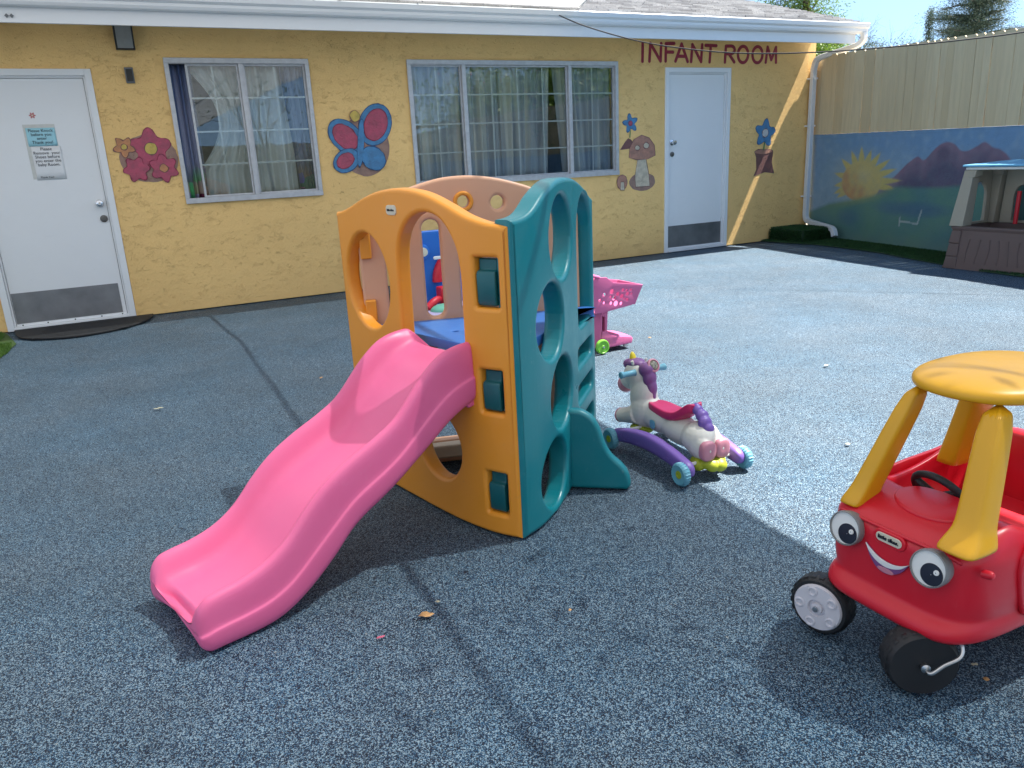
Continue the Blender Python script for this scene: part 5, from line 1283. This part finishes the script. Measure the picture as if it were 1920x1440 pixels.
def bushy(name, label, loc, h, ells, m, seed, n, ln, size, lrad=.16):
    rn = random.Random(seed); t_ = thing(name, label, 'tree', loc); mb = MB(); base = Vector(loc); cs = []
    cen = [base+Vector(e[0]) for e in ells]; top = base+Vector((0, 0, h*.55)); mb.tube([base, base.lerp(top, .5)+Vector((.04, .02, 0)), top], [h*.03, h*.022, h*.014], 8)
    for c in cen: mb.tube([base.lerp(top, .7), base.lerp(top, .7).lerp(c, .5)+Vector((0, 0, -.05)), c], [h*.014, h*.010, h*.004], 6)
    for (c, r), C_ in zip(ells, cen):
        for _ in range(n):
            d = Vector((rn.gauss(0, 1), rn.gauss(0, 1), rn.gauss(0, 1))).normalized()*rn.random()**.4; p = C_+Vector((d.x*r[0], d.y*r[1], d.z*r[2])); cs.append(p)
            if rn.random() < .25: mb.tube([C_, C_.lerp(p, .5)+Vector((0, 0, -.03)), p], [h*.004, h*.003, h*.0015], 4)
    part('trunk', mb, 'bark', t_, smooth=60); me = leaves(cs, lrad, ln, size, rn); link('crown', me, M[m], t_, smooth=0)
bushy('green_tree', 'bright green leafy tree rising behind the right end of the roof', (9.5, 8.95, 0), 3.6, [((0, 0, 3.0), (.50, .5, .55)), ((-.25, .3, 2.9), (.5, .4, .5)), ((.22, -.15, 2.55), (.28, .3, .3)), ((-.1, 0, 3.6), (.45, .4, .4))], 'leaf', 12, 110, 46, .028)
bushy('green_tree', 'low bushy green tree showing between the eave and the fence', (8.95, 8.1, 0), 2.5, [((0, 0, 2.15), (.28, .3, .35)), ((.10, -.1, 1.8), (.3, .3, .4)), ((-.2, .1, 2.3), (.2, .2, .2))], 'leaf', 31, 80, 46, .026, .12)
tree('bare_tree', 'large leafless tree standing beyond the fence', (25.4, 19.5, -1), 7.8, .30, None, 5, 9, 0, 0, 0, .56, first=.38, kink=.20, up=.1)
def cypress(loc, h, r, seed, label):
    rn = random.Random(seed); t_ = thing('cypress_tree', label, 'tree', loc); mb = MB(); mb.tube([Vector(loc), Vector(loc)+Vector((0, 0, h*.9))], [.10, .02], 8); part('trunk', mb, 'bark', t_)
    cs = []
    for i in range(220):
        f = rn.random(); rr = r*(1-f)**.7*min(1, f*6+.3); a_ = rn.random()*6.28; cs.append(Vector(loc)+Vector((math.cos(a_)*rr*rn.random(), math.sin(a_)*rr*rn.random(), h*(.05+.95*f))))
    me = leaves(cs, .14, 30, .05, rn, 1.6); link('crown', me, M['cedar'], t_, smooth=0)
cypress((27.4, 20.1, -1), 6.6, .36, 3, 'slim dark cypress between the bare tree and the cedar')
def cedar(loc, h, seed, label, wide=1.0):
    rn = random.Random(seed); t_ = thing('cedar_tree', label, 'tree', loc); mb = MB(); top = Vector(loc)+Vector((0, 0, h)); mb.tube([Vector(loc), (Vector(loc)+top)/2, top], [.22, .15, .03], 9); cs = []
    for i in range(84):
        f = .45+.55*rn.random(); p = Vector(loc).lerp(top, f); a_ = rn.random()*6.28; L_ = 2.0*wide*(1.12-f)**.45*rn.uniform(.6, 1.15)
        e = p+Vector((math.cos(a_)*L_, math.sin(a_)*L_, L_*rn.uniform(-.05, .28))); mb.tube([p, p.lerp(e, .5)+Vector((0, 0, .08)), e], [.045, .03, .008], 5)
        for k in range(17): cs.append(p.lerp(e, .2+.82*rn.random())+Vector((rn.uniform(-.15, .15), rn.uniform(-.15, .15), rn.uniform(-.06, .08))))
    part('trunk', mb, 'bark', t_); me = leaves(cs, .36, 62, .042, rn, .42, 3.0); link('crown', me, M['cedar'], t_, smooth=0)
cedar((24.9, 16.7, -1), 7.6, 5, 'broad dark cedar with layered boughs beyond the right of the fence', 1.0)
bushy('scrub_tree', 'low grey green scrubby tree beyond the fence under the bare tree', (19.5, 15.3, -1), 4.4, [((0, 0, 4.2), (1.0, 1.0, .5)), ((.7, -.5, 4.0), (.8, .8, .5)), ((-.5, .4, 4.4), (.5, .5, .4))], 'cedar', 41, 70, 30, .04, .22)
bushy('scrub_tree', 'small bushy tree beyond the fence right of the roof corner', (14.9, 12.9, -1), 3.8, [((0, 0, 3.6), (.5, .5, .5)), ((-.4, .3, 3.4), (.5, .5, .5))], 'leafdark', 43, 60, 30, .035, .18)
# oleanders past the fence and to the right of the viewer (seen in the window glass; they shade the corner of the yard)
for k, (x, y, h) in enumerate([(8.2, 1.6, 3.0), (8.6, .2, 3.3), (8.03, -1.3, 3.1), (9.0, -2.8, 3.4)]):
    tr, tips = tree('oleander', ['dense oleander beyond the fence, nearest the playhouse', 'tall oleander beyond the fence, second from the playhouse', 'oleander beyond the fence, third from the playhouse', 'oleander beyond the fence, farthest from the playhouse'][k], (x, y, 0), h, .05, 'leaf', 3, 50+k, .5, 30, .07, .5, trunks=3, first=.42, cat='shrub', group='oleanders beyond the right fence')
    rn = random.Random(k); me = leaves([p for p in tips if rn.random() < .12], .25, 5, .03, rn, 1, 1.2); link('blossom', me, M['petal'], tr, smooth=0)
tr, tips = tree('sapling', 'slender young tree leaning over the yard to the right of the viewer', (2.75, -.10, 0), 3.1, .035, 'leafdark', 2, 77, .34, 12, .055, .55, first=.60)

# ------------------------------------------------------------------ litter
LV = [(.562, 1.726, .016, 'leafdry', 'tan curled leaf lying on the ground in front of the slide'), (.614, 1.772, .006, 'leafpale', 'tiny pale leaf beside the tan curled leaf'), (.427, 1.695, .007, 'petal', 'small pink petal on the ground right of the slide end'), (.909, 4.312, .010, 'leafdry', 'small tan leaf on the ground left of the climber'), (.045, 4.239, .014, 'leafpale', 'pale leaf on the ground left of the slide'),
      (3.281, 2.831, .014, 'leafpale', 'pale leaf on the sunlit ground left of the car roof'), (2.746, 1.665, .012, 'leafpale', 'pale leaf on the sunlit ground beside the car pillar'), (1.398, 1.152, .010, 'leafdry', 'yellowish leaf against the front left wheel of the car'), (1.567, .886, .006, 'leafpale', 'tiny pale leaf behind the dark caster wheel'), (1.54, .842, .007, 'leafdry', 'small tan leaf right of the dark caster wheel'),
      (2.44, 1.976, .009, 'leafpale', 'small pale leaf on the sunlit ground between the unicorn and the car'), (.9, 1.55, .005, 'leafdry', 'tiny tan crumb of leaf in front of the orange panel'), (2.95, 3.95, .010, 'leafdry', 'small tan leaf right of the pink cart')]
for x, y, r, m, lb in LV:
    rn = random.Random(lb); mb = MB(); a0 = rn.random()*6; n = 10; ol = []
    for i in range(n):
        t_ = 2*PI*i/n; q = r*(1+.3*math.cos(2*t_))*(1+rn.uniform(-.18, .18)); ol.append((x+q*math.cos(t_+a0)*1.2, y+q*math.sin(t_+a0)*.8, .004+r*.35*abs(math.sin(t_*1.5))))
    mb.add(ol+[(x, y, .003)], [(i, (i+1) % n, n) for i in range(n)])
    o = single('fallen_leaf', mb, m, lb, 'leaf', 'leaves scattered on the ground', smooth=180); o.modifiers.new('s', 'SOLIDIFY').thickness = .0006
